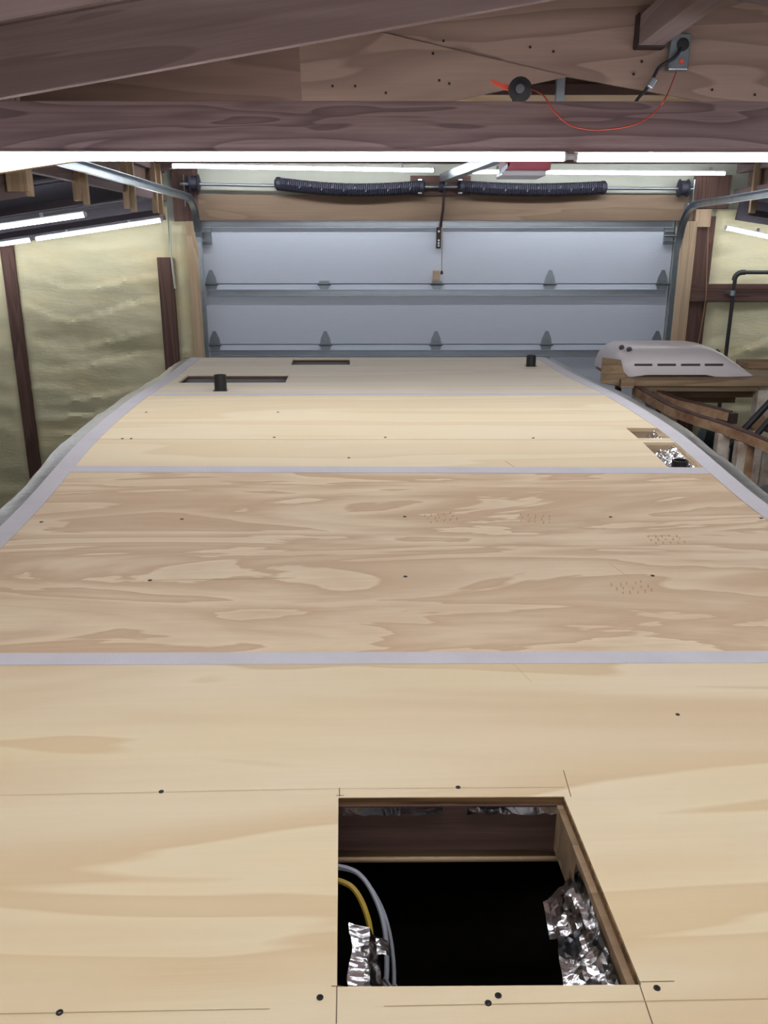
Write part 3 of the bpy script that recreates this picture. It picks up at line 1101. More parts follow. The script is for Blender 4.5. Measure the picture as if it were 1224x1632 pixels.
MB().tube(smooth_path([at(1086, 76, yc - 0.02) - CO, at(1075, 92, yc - 0.03) - CO, at(1052, 106, yc) - CO, at(1042, 122, yc) - CO, at(1030, 142, yc) - CO, at(1013, 163, yc) - CO, at(1000, 200, yc) - CO]), 0.008, 8).build('jacket', 'cable', cb, smooth=True)
MB().box((0.0, 0.0, -0.004), (0.03, 0.05, 0.05), Matrix.Rotation(0.5, 3, 'Y')).build('cable_clamp', 'galv', cb, bevel=0.006)

# iron pipe and wire on the end wall
yp = YW - 0.22
pp = empty('iron_pipe', (at(1160, 560, yp).x, yp, 0))
tag(pp, 'black iron pipe with an elbow on the foam wall', 'pipe')
PO = Vector(pp.location)
e0 = at(1173, 434, yp)
lo = at(1158, 570, yp)
lo = Vector((e0.x - 0.01, yp, 0.0))
MB().tube([lo - PO, e0 - PO + Vector((0, 0, -0.05))], 0.017, 12).build('riser', 'pipe_iron', pp, smooth=True)
MB().tube([e0 - PO + Vector((0.05, 0, 0)), Vector((4.6, yp, e0.z)) - PO], 0.017, 12).build('branch', 'pipe_iron', pp, smooth=True)
el = [e0 - PO + Vector((-0.008, 0, -0.07))] + [e0 - PO + Vector((0.06 - 0.066 * math.cos(R(a)), 0, -0.06 + 0.06 * math.sin(R(a)))) for a in range(0, 91, 15)] + [e0 - PO + Vector((0.08, 0, 0))]
MB().tube(el, 0.023, 12).build('elbow', 'pipe_iron', pp, smooth=True)
MB().tube([Vector((e0.x - 0.01, yp, at(1168, 471, yp).z)) - PO, Vector((e0.x - 0.01, yp, at(1168, 463, yp).z)) - PO], 0.023, 12).build('coupling', 'galv', pp, smooth=True)
for fz in (0.6, 1.8):
    MB().box((-0.0, 0.11, fz), (0.03, 0.2, 0.02)).build('wall_clip', 'galv', pp)
MB().box((e0.x - 0.01 - PO.x, 0.09, at(1168, 467, yp).z), (0.04, 0.15, 0.03)).build('wall_clip', 'galv', pp)
yw2 = YW - 0.10
wr = MB().tube(smooth_path([at(1129, 362, yw2), at(1126, 440, yw2), at(1124, 480, yw2), at(1116, 530, yw2), at(1110, 565, yw2), at(1106, 640, yw2)]), 0.005, 6).build('thin_wire', 'tan_wire', smooth=True)
tag(wr, 'thin tan wire hanging over the bare brown stud', 'wire')
wr2 = MB().tube([at(271, 352, YW - 0.09), at(273, 408, YW - 0.09), at(279, 460, YW - 0.085)], 0.010, 6).build('wall_conduit', 'board_white', smooth=True)
tag(wr2, 'thin pale conduit above the brown stud at the door corner', 'conduit')

# ------------------------------------------------------------------ travel trailer
TH = R(2.42)
U0 = 0.167
WR = 2.33
KN = [(-2.0, 0.86), (0.6, 0.842), (1.6, 0.848), (2.6, 0.818), (3.4, 0.742), (4.2, 0.723), (5.0, 0.738), (5.8, 0.736), (6.5, 0.745)]
KS = -0.04


def hprof(v):
    k = 0
    while k < len(KN) - 2 and v > KN[k + 1][0]:
        k += 1
    def m(i):
        i0, i1 = max(i - 1, 0), min(i + 1, len(KN) - 1)
        return (KN[i1][1] - KN[i0][1]) / (KN[i1][0] - KN[i0][0])
    (xa_, ya_), (xb_, yb_) = KN[k], KN[k + 1]
    h = xb_ - xa_
    t = max(0, min(1, (v - xa_) / h))
    return ((2 * t ** 3 - 3 * t * t + 1) * ya_ + (t ** 3 - 2 * t * t + t) * h * m(k) + (-2 * t ** 3 + 3 * t * t) * yb_ + (t ** 3 - t * t) * h * m(k + 1))


VC = 2.3
ct, snt = math.cos(TH), math.sin(TH)
TROOT = Vector((U0 * ct - VC * snt, U0 * snt + VC * ct, 0))
trl = empty('travel_trailer', TROOT, TH)
tag(trl, 'long travel trailer with a bare plywood roof, pale seam tape and square openings', 'trailer')


def RS(u, w, dz=0.0):
    """point of the roof surface in the trailer's frame; u across (0 = middle), w along"""
    v = w + KS * u
    return Vector((u, v - VC, CZ - hprof(v) + dz))


def px_roof(x, y):
    """pixel -> (u, w) on the roof"""
    d = ray(x, y)
    t = 0.8 / -d.z
    for _ in range(60):
        du = (d.x * ct + d.y * snt) * t
        dv = (-d.x * snt + d.y * ct) * t
        t = 0.5 * t + 0.5 * hprof(dv) / -d.z
    u = du - U0
    return u, dv - KS * u


HALF = WR / 2 + 0.058
HOLES = [(-0.186, 0.178, 0.782, 1.150), (-1.117, -0.502, 4.79, 5.15), (-0.517, -0.127, 5.56, 5.895), (1.033, WR / 2, 3.37, 3.525), (1.033, WR / 2, 3.025, 3.312)]
for q_ in ((352, 622), (846, 583)):
    u_, w_ = px_roof(*q_)
    HOLES.append((u_ - 0.039, u_ + 0.039, w_ - 0.039, w_ + 0.039))


def sheet(u0, u1, w0, w1, top, thick, name, mat, holes=(), step=0.1, gap=0.0):
    us = sorted(set([u0, u1] + [q for h in holes for q in h[:2] if u0 < q < u1]))
    ws = [w0]
    n = max(1, int(round((w1 - w0) / step)))
    ws = sorted(set([w0 + (w1 - w0) * i / n for i in range(n + 1)] + [q for h in holes for q in h[2:] if w0 < q < w1]))
    vid = {}
    mb = MB()

    def vert(u, w, low):
        key = (round(u, 5), round(w, 5), low)
        if key not in vid:
            vid[key] = len(mb.v)
            mb.v.append(tuple(RS(u, w, top - (thick if low else 0))))
        return vid[key]

    def inside(i, j):
        if i < 0 or j < 0 or i >= len(us) - 1 or j >= len(ws) - 1:
            return False
        um, wm = (us[i] + us[i + 1]) / 2, (ws[j] + ws[j + 1]) / 2
        return not any(h[0] < um < h[1] and h[2] < wm < h[3] for h in holes)

    for i in range(len(us) - 1):
        for j in range(len(ws) - 1):
            if not inside(i, j):
                continue
            a, b, c, d_ = (us[i], ws[j]), (us[i + 1], ws[j]), (us[i + 1], ws[j + 1]), (us[i], ws[j + 1])
            mb.f.append(tuple(vert(*q, 0) for q in (a, b, c, d_)))
            mb.f.append(tuple(vert(*q, 1) for q in (d_, c, b, a)))
            for (ii, jj, p, q) in ((i, j - 1, a, b), (i + 1, j, b, c), (i, j + 1, c, d_), (i - 1, j, d_, a)):
                if not inside(ii, jj):
                    mb.f.append((vert(*p, 0), vert(*p, 1), vert(*q, 1), vert(*q, 0)))
    return mb.build(name, mat, trl)


g_ = 0.0022
SEAMS = [-1.25, 0.24, 1.628, 2.962, 3.345, 4.285, 5.50, 5.95]
PM = ['ply_pale', 'ply_near', 'ply_figured', 'ply_pale', 'ply_pale', 'ply_grey', 'ply_grey']
for i in range(7):
    hs = [h for h in HOLES if h[3] > SEAMS[i] and h[2] < SEAMS[i + 1]]
    sheet(-HALF + 0.02, HALF - 0.02, SEAMS[i] + g_, SEAMS[i + 1] - g_, 0.0, 0.012, 'roof_panel', PM[i], hs)
# tape over the seams and edges
TT = 0.0012
E_ = WR / 2
sheet(-E_, E_, 1.607, 1.660, TT, 0.001, 'seam_tape', 'tape')
sheet(-E_, E_, 2.960, 3.022, TT, 0.001, 'seam_tape', 'tape')
sheet(-E_, E_, 4.280, 4.335, TT, 0.001, 'seam_tape', 'tape')
sheet(-E_ - 0.068, -E_, -1.25, 5.95, TT + 0.0006, 0.001, 'edge_tape', 'tape')
sheet(E_, E_ + 0.068, -1.25, 5.95, TT + 0.0006, 0.001, 'edge_tape', 'tape')

# foil insulation folded over both edges
for sgn in (-1, 1):
    vs, fs = [], []
    n = 150
    prof = [(0.045, 0.0005), (0.080, -0.001), (0.115, -0.003), (0.138, -0.012), (0.150, -0.034), (0.153, -0.08), (0.152, -0.16)]
    for j in range(n + 1):
        w = -1.25 + 7.2 * j / n
        for k, (a, b) in enumerate(prof):
            p = RS(sgn * (E_ + a), w, b)
            nn = mnoise.noise(Vector((w * 2.6, k * 0.7, sgn * 5.0))) + 0.5 * mnoise.noise(Vector((w * 9.0, k * 1.7, sgn * 7.0)))
            if k > 1:
                p += Vector((sgn * nn * 0.008, 0, nn * 0.006))
            vs.append(p)
    m_ = len(prof)
    for j in range(n):
        for k in range(m_ - 1):
            fs.append((j * m_ + k, j * m_ + k + 1, (j + 1) * m_ + k + 1, (j + 1) * m_ + k))
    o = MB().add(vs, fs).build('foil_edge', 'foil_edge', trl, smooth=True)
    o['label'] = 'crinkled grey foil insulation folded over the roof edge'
# rounded front lip
vs, fs = [], []
for i in range(25):
    u = -E_ - 0.12 + (WR + 0.24) * i / 24
    for (a, b) in ((0.0, -0.001), (0.02, -0.004), (0.035, -0.014), (0.042, -0.04), (0.043, -0.2)):
        vs.append(RS(u, 5.95 + a, b))
for i in range(24):
    for k in range(4):
        fs.append((i * 5 + k, i * 5 + k + 1, (i + 1) * 5 + k + 1, (i + 1) * 5 + k))
MB().add(vs, fs).build('end_lip', 'tape', trl, smooth=True)

# body: outer skin and dark inside
bt = 0.55
for sgn in (-1, 1):
    x = sgn * (E_ + 0.138)
    top = [RS(x, -1.25 + 7.2 * j / 24, -0.03) for j in range(25)]
    top = [Vector((x, p.y, p.z)) for p in top]
    MB().prism(top + [Vector((x, top[-1].y, bt)), Vector((x, top[0].y, bt))], (-sgn * 0.02, 0, 0)).build('side_wall', 'aluminium', trl)
    top2 = [p + Vector((-sgn * 0.022, 0, 0.0)) for p in top]
    MB().prism(top2 + [Vector((top2[0].x, top[-1].y, bt)), Vector((top2[0].x, top[0].y, bt))], (-sgn * 0.02, 0, 0)).build('inner_lining', 'dark_inside', trl)
for w, s in ((-1.25, 1), (5.95, -1)):
    a, b = RS(-E_ - 0.13, w + s * 0.0, -0.03), RS(E_ + 0.13, w, -0.03)
    m = MB().prism([a, b, Vector((b.x, b.y, bt)), Vector((a.x, a.y, bt))], (0, s * 0.02, 0))
    m.build('end_wall', 'aluminium', trl)
    o2 = Vector((0, s * 0.022, 0))
    MB().prism([a + o2, b + o2, Vector((b.x, b.y, bt)) + o2, Vector((a.x, a.y, bt)) + o2], (0, s * 0.02, 0)).build('inner_lining', 'dark_inside', trl)
MB().box((0, 2.35 - VC, bt), (WR + 0.2, 7.2, 0.08)).build('chassis', 'dark_inside', trl)
for sgn in (-1, 1):
    for v in (1.5, 2.35):
        c = (sgn * (E_ - 0.05), v - VC, 0.34)
        wl = MB().lathe(Vector(c) - Vector((sgn * 0.1, 0, 0)), (sgn, 0, 0), [(0, 0.2), (0.01, 0.30), (0.04, 0.34), (0.16, 0.34), (0.19, 0.30), (0.2, 0.2)], 28).build('wheel', 'tire', trl, smooth=True)
        MB().lathe(Vector(c) + Vector((sgn * 0.07, 0, 0)), (sgn, 0, 0), [(0, 0.19), (0.03, 0.19), (0.032, 0.06), (0.05, 0.05)], 20).build('hub', 'steel', wl, smooth=True)
    for v in (-0.8, 5.4):
        MB().lathe((sgn * 0.9, v - VC, 0.0), (0, 0, 1), [(0, 0.13), (0.01, 0.13), (0.03, 0.03), (bt - 0.02, 0.03)], 14).build('jack_stand', 'steel', trl, smooth=True)


# frames around the openings
def hole_frame(h, depth, mat, t=0.035, sides='nfrl', top=-0.0125):
    u0, u1, w0, w1 = h
    def bd(ua, ub, wa, wb):
        P = [RS(ua, wa, top), RS(ub, wa, top), RS(ub, wb, top), RS(ua, wb, top)]
        MB().prism(P, (0, 0, -depth)).build('frame_board', mat, trl)
    if 'f' in sides:
        bd(u0 - t, u1 + t, w1 - 0.006, w1 + t)
    if 'n' in sides:
        bd(u0 - t, u1 + t, w0 - t, w0 - 0.02)
    if 'l' in sides:
        bd(u0 - t, u0 - 0.002, w0, w1)
    if 'r' in sides:
        bd(u1 - 0.012, u1 + t, w0, w1)


H1 = HOLES[0]
hole_frame(H1, 0.085, 'stud', sides='fnl')  # darker wood on these three sides puts the opening's shade into the colour
hole_frame(H1, 0.085, 'old_lumber', sides='r')
for P_ in ([RS(H1[0], H1[3] - 0.0005, -0.0005), RS(H1[1], H1[3] - 0.0005, -0.0005), RS(H1[1], H1[3] - 0.0005, -0.0125), RS(H1[0], H1[3] - 0.0005, -0.0125)],):
    MB().prism(P_, (0, -0.0015, 0)).build('plywood_edge', 'ply_edge', trl)
MB().prism([RS(H1[1] - 0.0005, H1[2], -0.0005), RS(H1[1] - 0.0005, H1[3], -0.0005), RS(H1[1] - 0.0005, H1[3], -0.0125), RS(H1[1] - 0.0005, H1[2], -0.0125)], (-0.0015, 0, 0)).build('plywood_edge', 'ply_edge', trl)
# second, lower rail seen through the big opening and silver tape on the frame's top edge
board('ceiling_batten', RS(H1[0] - 0.03, H1[3] + 0.005, -0.116), RS(H1[1] + 0.0, H1[3] + 0.005, -0.116), 0.03, 0.008, 'old_lumber', trl)
for a, b in ((0.02, 0.46), (0.57, 0.97)):
    ua, ub = H1[0] + (H1[1] - H1[0]) * a, H1[0] + (H1[1] - H1[0]) * b
    n = 14
    vs, fs = [], []
    for i in range(n + 1):
        u = ua + (ub - ua) * i / n
        j = random.uniform(-0.003, 0.003)
        vs += [RS(u, H1[3] - 0.0075, -0.014), RS(u, H1[3] - 0.0075 - 0.002, -0.026 + j)]
    fs = [(2 * i, 2 * i + 1, 2 * i + 3, 2 * i + 2) for i in range(n)]
    o = MB().add(vs, fs).build('foil_tape', 'foil', trl)
for h in HOLES[1:3]:
    hole_frame(h, 0.012, 'stud', t=0.03)
    MB().prism([RS(h[0] - 0.02, h[3] + 0.002, -0.025), RS(h[1] + 0.02, h[3] + 0.002, -0.025), RS(h[1] + 0.02, h[3] + 0.02, -0.025), RS(h[0] - 0.02, h[3] + 0.02, -0.025)], (0, 0, -0.128)).build('frame_board', 'grey_bin', trl)
    P = [RS(h[0] - 0.02, h[2] - 0.02, -0.155), RS(h[1] + 0.02, h[2] - 0.02, -0.155), RS(h[1] + 0.02, h[3] + 0.02, -0.155), RS(h[0] - 0.02, h[3] + 0.02, -0.155)]
    MB().prism(P, (0, 0, -0.01)).build('ceiling_liner', 'grey_bin', trl)
for h in HOLES[3:5]:
    hole_frame(h, 0.12, 'lumber', t=0.02)


def crumple(name, corners, nx, ny, amp, seed, bow=0.0, mat='foil', freq=9.0):
    """crumpled sheet spanned by four corners (a b c d), displaced along its normal"""
    a, b, c, d_ = [Vector(q) for q in corners]
    nr = (b - a).cross(d_ - a).normalized()
    vs = []
    for j in range(ny + 1):
        for i in range(nx + 1):
            s, t = i / nx, j / ny
            p = (a * (1 - s) + b * s) * (1 - t) + (d_ * (1 - s) + c * s) * t
            L1_, L2_ = (b - a).length, (d_ - a).length
            q = Vector((s * L1_ * freq * 2, t * L2_ * freq, seed))
            e = abs(mnoise.noise(q)) * 1.6 + 0.7 * mnoise.noise(q * 2.3) + 0.35 * random.uniform(-1, 1) * 0.4
            vs.append(p + nr * (amp * e + bow * math.sin(math.pi * s)))
    fs = [(j * (nx + 1) + i, j * (nx + 1) + i + 1, (j + 1) * (nx + 1) + i + 1, (j + 1) * (nx + 1) + i) for j in range(ny) for i in range(nx)]
    return MB().add(vs, fs).build(name, mat, trl, smooth=False)


# foil flap hanging along the side of the big opening with a torn upper end
u1 = H1[1]
crumple('foil_flap', [RS(u1 - 0.020, 0.786, -0.02), RS(u1 - 0.085, 0.786, -0.055), RS(u1 - 0.055, 0.975, -0.075), RS(u1 - 0.016, 1.01, -0.015)], 10, 26, 0.014, 2.2, bow=0.012)
crumple('foil_flap', [RS(u1 - 0.020, 0.93, -0.045), RS(u1 - 0.075, 0.92, -0.06), RS(u1 - 0.06, 1.02, -0.085), RS(u1 - 0.020, 1.03, -0.045)], 7, 8, 0.014, 5.2, bow=0.01)
u0 = H1[0]
crumple('foil_flap', [RS(u0 + 0.012, 0.788, -0.02), RS(u0 + 0.05, 0.788, -0.06), RS(u0 + 0.055, 0.905, -0.07), RS(u0 + 0.014, 0.915, -0.03)], 7, 16, 0.010, 8.2, bow=0.01)
crumple('foil_flap', [RS(u0 + 0.035, 0.875, -0.05), RS(u0 + 0.07, 0.875, -0.05), RS(u0 + 0.068, 0.925, -0.075), RS(u0 + 0.03, 0.93, -0.06)], 6, 6, 0.010, 3.2)
# wires inside
def wire(pts, r, mat):
    return MB().tube(smooth_path([RS(u0 + a, b, c) for a, b, c in pts]), r, 7).build('wire', mat, trl, smooth=True)


wire([(-0.02, 1.055, -0.05), (0.03, 1.045, -0.06), (0.06, 1.00, -0.085), (0.068, 0.95, -0.12), (0.06, 0.89, -0.17), (0.05, 0.86, -0.24)], 0.0036, 'grey_wire')
wire([(-0.02, 1.06, -0.06), (0.03, 1.055, -0.07), (0.066, 1.01, -0.10), (0.078, 0.95, -0.14), (0.07, 0.89, -0.19), (0.05, 0.85, -0.26)], 0.0030, 'grey_wire')
wire([(-0.02, 1.02, -0.045), (0.02, 1.01, -0.055), (0.042, 0.975, -0.08), (0.048, 0.93, -0.12), (0.055, 0.88, -0.2), (0.08, 0.84, -0.28)], 0.0042, 'yellow_wire')
for k in range(4):
    a = 0.05 + 0.012 * k
    wire([(a, 0.90 - 0.01 * k, -0.10), (a + 0.02, 0.87, -0.13), (a + 0.012 * k, 0.84, -0.15), (a - 0.01 + 0.02 * k, 0.78, -0.17)], 0.0026, 'grey_wire')
for k in range(3):
    wire([(0.07 + 0.015 * k, 0.86, -0.14), (0.09 + 0.012 * k, 0.85, -0.12), (0.085 + 0.012 * k, 0.825, -0.13), (0.055, 0.78, -0.16)], 0.003, 'red_wire')
crumple('plastic_wrap', [RS(u0 + 0.09, 0.78, -0.20), RS(u0 + 0.14, 0.78, -0.20), RS(u0 + 0.12, 0.86, -0.26), RS(u0 + 0.08, 0.86, -0.24)], 6, 8, 0.012, 6.1, mat='grey_bin')

# foil and pipe down the two notches at the edge
h = HOLES[4]
crumple('foil_lining', [RS(h[0] + 0.002, h[2] + 0.005, -0.04), RS(h[1] - 0.012, h[2] + 0.005, -0.018), RS(h[1] - 0.012, h[3] - 0.008, -0.022), RS(h[0] + 0.002, h[3] - 0.008, -0.035)], 14, 26, 0.012, 4.4, freq=14)
h = HOLES[3]
crumple('foil_lining', [RS(h[0] + 0.07, h[2] + 0.005, -0.05), RS(h[1] - 0.012, h[2] + 0.005, -0.018), RS(h[1] - 0.012, h[3] - 0.008, -0.012), RS(h[0] + 0.085, h[3] - 0.008, -0.035)], 10, 16, 0.010, 4.9, freq=14)


def vent_pipe(u, w, r, z0, z1, label):
    c = RS(u, w)
    b = MB().lathe(Vector((c.x, c.y, c.z + z0)), (0, 0, 1), [(0, r), (z1 - z0, r), (z1 - z0, r * 0.84), (0.01, r * 0.84)], 24)
    o = b.build('vent_pipe', 'black_pipe', trl, smooth=True)
    o['label'] = label
    return o


u, w = px_roof(352, 622)
vent_pipe(u, w, 0.033, -0.25, 0.082, 'black plastic vent pipe beside the wide opening')
u, w = px_roof(846, 583)
vent_pipe(u, w, 0.031, -0.25, 0.068, 'black plastic vent pipe near the rounded roof corner')
vent_pipe(1.100, 3.085, 0.030, -0.25, 0.006, 'black plastic pipe inside the foil-lined notch')

# screws driven into the plywood
def add_screw(x, y, r=0.0042):
    u, w = px_roof(x, y)
    return MB().lathe(RS(u, w, -0.0005), (0, 0, 1), [(0, r), (0.0014, r), (0.0015, r * 0.5), (0.0006, r * 0.3)], 10).build('screw', 'screw', trl)


for (x, y) in ((257, 1262), (730, 1255), (95, 1614), (510, 1590), (794, 1587), (778, 1599), (1047, 1575), (1080, 1139), (1130, 1139 - 600 + 290),):
    if (x, y) != (1130, 829):
        add_screw(x, y)
for (x, y) in ((290, 827.5), (645, 823.5), (973, 824), (239, 925), (646, 919), (1040, 917.5), (66, 832), (1213, 826)):
    add_screw(x, y, 0.0058)
for (x, y) in ((556, 729.5), (195, 699), (209, 699), (437, 697), (614, 697), (850, 698), (443, 657), (233, 657)):
    add_screw(x, y, 0.006)


# pencil lines
def pencil(x0, y0, x1, y1, wd=0.0012, mat='pencil'):
    a, b = px_roof(x0, y0), px_roof(x1, y1)
    d_ = Vector((b[0] - a[0], b[1] - a[1], 0)).normalized()
    n_ = Vector((-d_.y, d_.x, 0)) * wd / 2
    vs = []
    n = 10
    for i in range(n + 1):
        f = i / n
        u, w = a[0] + (b[0] - a[0]) * f, a[1] + (b[1] - a[1]) * f
        vs += [RS(u + n_.x, w + n_.y, 0.0004), RS(u - n_.x, w - n_.y, 0.0004)]
    fs = [(2 * i, 2 * i + 1, 2 * i + 3, 2 * i + 2) for i in range(n)]
    return MB().add(vs, fs).build('pencil_line', mat, trl)


M['faint'] = plain('faint', srgb(190, 166, 128), 0.8, spec=0.1)
pencil(0, 1268, 540, 1257, 0.0009, 'faint')
pencil(540, 1257, 900, 1255, 0.0009, 'faint')
pencil(0, 1616, 430, 1608, 0.001, 'faint')
pencil(612, 1604, 1224, 1592, 0.001, 'faint')
pencil(541, 1256, 541, 1270, 0.0016)
pencil(535, 1268, 548, 1268, 0.0014)
pencil(898, 1228, 910, 1270, 0.0014)
pencil(537, 1572, 536, 1632, 0.0014)
pencil(1018, 1566, 1040, 1632, 0.0014)
pencil(528, 1572, 545, 1572, 0.0014)
pencil(1018, 1565, 1075, 1564, 0.0010)
pencil(239, 925, 470, 921, 0.0022, 'faint')
pencil(612 + 385 / 2, 1045, 612 + 470 / 2, 1087, 0.0010, 'faint')
pencil(970, 897, 1002, 920, 0.0016, 'faint')
pencil(805, 735, 832, 752, 0.003, 'faint')

# ------------------------------------------------------------------ rack with the air conditioner cover
YS_ = 5.60
zr = at(1100, 602, YS_).z
rx0, rx1 = at(992, 602, YS_).x, at(1300, 602, YS_).x
rk = empty('lumber_rack', ((rx0 + rx1) / 2, YS_ + 0.4, 0))
tag(rk, 'tall rack of old lumber under the white air conditioner cover', 'rack')
RO = Vector(rk.location)


def rbd(name, a, b, w, h, mat, up=(0, 0, 1)):
    return board(name, a, b, w, h, mat, rk, up=up, pw=RO)


for k in range(4):
    y = YS_ - 0.02 + 0.21 * k
    rbd('top_plank', (rx0, y, zr - 0.02), (rx1, y, zr - 0.02), 0.20, 0.038, 'old_lumber')
zb = at(1100, 616, YS_ - 0.03).z
rbd('cross_beam', (at(1012, 616, YS_).x, YS_ - 0.04, zb), (at(1210, 616, YS_).x, YS_ - 0.04, zb), 0.04, 0.055, 'lumber')
rbd('cross_beam', (at(1045, 627, YS_ + 0.3).x, YS_ + 0.3, at(1100, 626, YS_ + 0.3).z), (at(1210, 627, YS_ + 0.3).x, YS_ + 0.3, at(1100, 626, YS_ + 0.3).z), 0.05, 0.06, 'old_lumber')
rbd('cross_beam', (at(1070, 636, YS_ + 0.55).x, YS_ + 0.55, at(1100, 636, YS_ + 0.55).z), (at(1170, 636, YS_ + 0.55).x, YS_ + 0.55, at(1100, 636, YS_ + 0.55).z), 0.05, 0.05, 'old_lumber')
for (x, dy, w, mat) in ((1016, -0.03, 0.055, 'white_post'), (1214, -0.03, 0.075, 'white_post'), (985, 0.6, 0.04, 'dark_rust'), (1213, 0.6, 0.04, 'dark_rust'), (1052, 0.62, 0.035, 'dark_rust')):
    X = at(x, 620, YS_ + dy).x
    rbd('leg', (X, YS_ + dy, 0), (X, YS_ + dy, zr - 0.04), w, w, mat, up=(0, 1, 0))
# plywood scrap at the rack's end
ya = YS_ - 0.10
sc = MB().prism([at(960, 570, ya), at(990, 574, ya + 0.03), at(994, 592, ya), at(1004, 604, ya - 0.02), at(1003, 617, ya - 0.02), at(990, 617, ya), at(957, 610, ya)], (0.004, 0.02, 0)).build('plywood_offcut', 'old_lumber')
c = at(975, 600, ya)
tag(sc, 'plywood offcut standing upright at the end of the lumber rack', 'board')
rbd('end_cleat', at(988, 611, ya - 0.07), at(1009, 611, ya - 0.07), 0.045, 0.055, 'old_lumber')

# air conditioner cover: side outline lofted with rounded shoulders
ac = empty('air_conditioner_cover', (at(1098, 602, YS_).x, YS_ + 0.36, zr))
tag(ac, 'white plastic rooftop air conditioner cover with four side slots', 'cover')
x_at = lambda x: at(x, 585, YS_).x - ac.location.x
z_at = lambda y: at(1098, y, YS_).z - zr
HTOP = z_at(555)
WID = 0.32
sec = []
stations = [(986, 0.30, .86), (990, 0.62, .93), (998, 0.86, .97), (1012, 0.985, 1), (1035, 1.0, 1), (1085, 1.0, 1), (1130, 0.985, 1), (1146, 0.93, 1), (1165, 0.74, .99), (1185, 0.45, .96), (1200, 0.20, .92), (1210, 0.04, .88)]
nsec = 22
vs, fs = [], []
for (x, hf, wf) in stations:
    for k in range(nsec + 1):
        a = math.pi * k / nsec
        cy, cz = math.cos(a), math.sin(a)
        e = 0.42
        yy = math.copysign(abs(cy) ** e, cy) * WID * wf * (1.0 - 0.14 * cz * hf)
        zz = abs(cz) ** e * HTOP * hf
        vs.append((x_at(x), yy, max(zz, 0.013 if 1020 < x < 1135 else 0.0)))
m_ = nsec + 1
for i in range(len(stations) - 1):
    for k in range(nsec):
        fs.append((i * m_ + k, i * m_ + k + 1, (i + 1) * m_ + k + 1, (i + 1) * m_ + k))
fs.append(tuple(range(m_)))
fs.append(tuple((len(stations) - 1) * m_ + k for k in range(m_)))
shell = MB().add(vs, fs).build('shell', 'shroud', ac, smooth=True)
# dark inserts along the near flank, coloured as the shade inside open slots
def flank(x, z):
    hf = 1.0
    cz = min(1, (z / HTOP)) ** (1 / 0.42)
    cy = math.sqrt(max(0, 1 - cz * cz))
    return -(cy ** 0.42) * WID * (1 - 0.14 * cz)


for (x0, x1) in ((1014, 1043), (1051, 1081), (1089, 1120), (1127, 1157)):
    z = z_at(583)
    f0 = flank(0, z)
    MB().box(((x_at(x0) + x_at(x1)) / 2, f0 + 0.004, z), (x_at(x1) - x_at(x0), 0.014, 0.016)).build('dark_slot_insert', 'dark_slot_insert', ac, bevel=0.004)
for (x, y, w_) in ((1001, 560, 9), (1008, 568.5, 10)):
    z = z_at(y)
    MB().lathe((x_at(x), -WID * (0.55 if y < 565 else 0.80), HTOP * (0.90 if y < 565 else 0.88)), (-0.5, -0.5, 1), [(0, 0.018), (0.014, 0.017), (0.016, 0.010)], 12).build('mount_hole', 'jacket', ac, smooth=True)
MB().lathe((x_at(1172), -WID * 0.1, HTOP * 0.70), (0.6, -0.2, 1), [(0, 0.018), (0.012, 0.017), (0.014, 0.01)], 12).build('mount_hole', 'jacket', ac, smooth=True)
# brown box beside the cover
b0, b1 = at(1190, 603, YS_ + 0.45), at(1290, 578, YS_ + 0.45)
bxo = empty('plywood_box', ((b0.x + b1.x) / 2, YS_ + 0.55, zr))
tag(bxo, 'brown plywood box on the rack behind the air conditioner cover', 'box')
hbx = b1.z - zr
wbx = b1.x - b0.x
for (c, d_) in (((0, -0.1, hbx / 2), (wbx, 0.015, hbx)), ((0, 0.1, hbx / 2), (wbx, 0.015, hbx)), ((-wbx / 2, 0, hbx / 2), (0.015, 0.2, hbx)), ((wbx / 2, 0, hbx / 2), (0.015, 0.2, hbx))):
    MB().box(c, d_).build('side_panel', 'old_lumber', bxo)
MB().box((0, 0, 0.008), (wbx, 0.2, 0.015)).build('bottom_panel', 'old_lumber', bxo)

# rusty curved frame ------------------------------------------------
rf = empty('rusty_frame', at(1140, 690, 4.75))
rf.location.z = 0
tag(rf, 'rusty curved steel frame on peeling white posts beside the trailer roof', 'frame')
FO = Vector(rf.location)
prof = [(-0.028, -0.026), (0.028, -0.026), (0.028, 0.026), (-0.028, 0.026)]
near = [at(1014, 622, 5.50), at(1040, 637, 5.28), at(1070, 654, 5.06), at(1110, 669, 4.86), at(1150, 682, 4.70), at(1190, 697, 4.56), at(1224, 711, 4.46), at(1275, 735, 4.32)]
farr = [at(1018, 611, 5.78), at(1045, 627, 5.58), at(1080, 642, 5.40), at(1120, 652, 5.26), at(1164, 664, 5.12)]
MB().sweep([p - FO for p in smooth_path(near, 5)], prof).build('curved_rail', 'rust', rf)
MB().sweep([p - FO for p in smooth_path(farr, 5)], prof).build('curved_rail', 'rust', rf)
for pth in (near, farr):
    cp = [p - FO + Vector((0, 0, 0.029)) for p in smooth_path(pth, 5)]
    MB().sweep(cp, [(-0.024, -0.004), (0.024, -0.004), (0.024, 0.004), (-0.024, 0.004)]).build('rail_top', 'dark_rust', rf)
e = farr[-1] - FO
MB().box(e + Vector((0.005, -0.012, -0.006)), (0.052, 0.05, 0.065)).build('tube_end', 'dark_brown', rf)
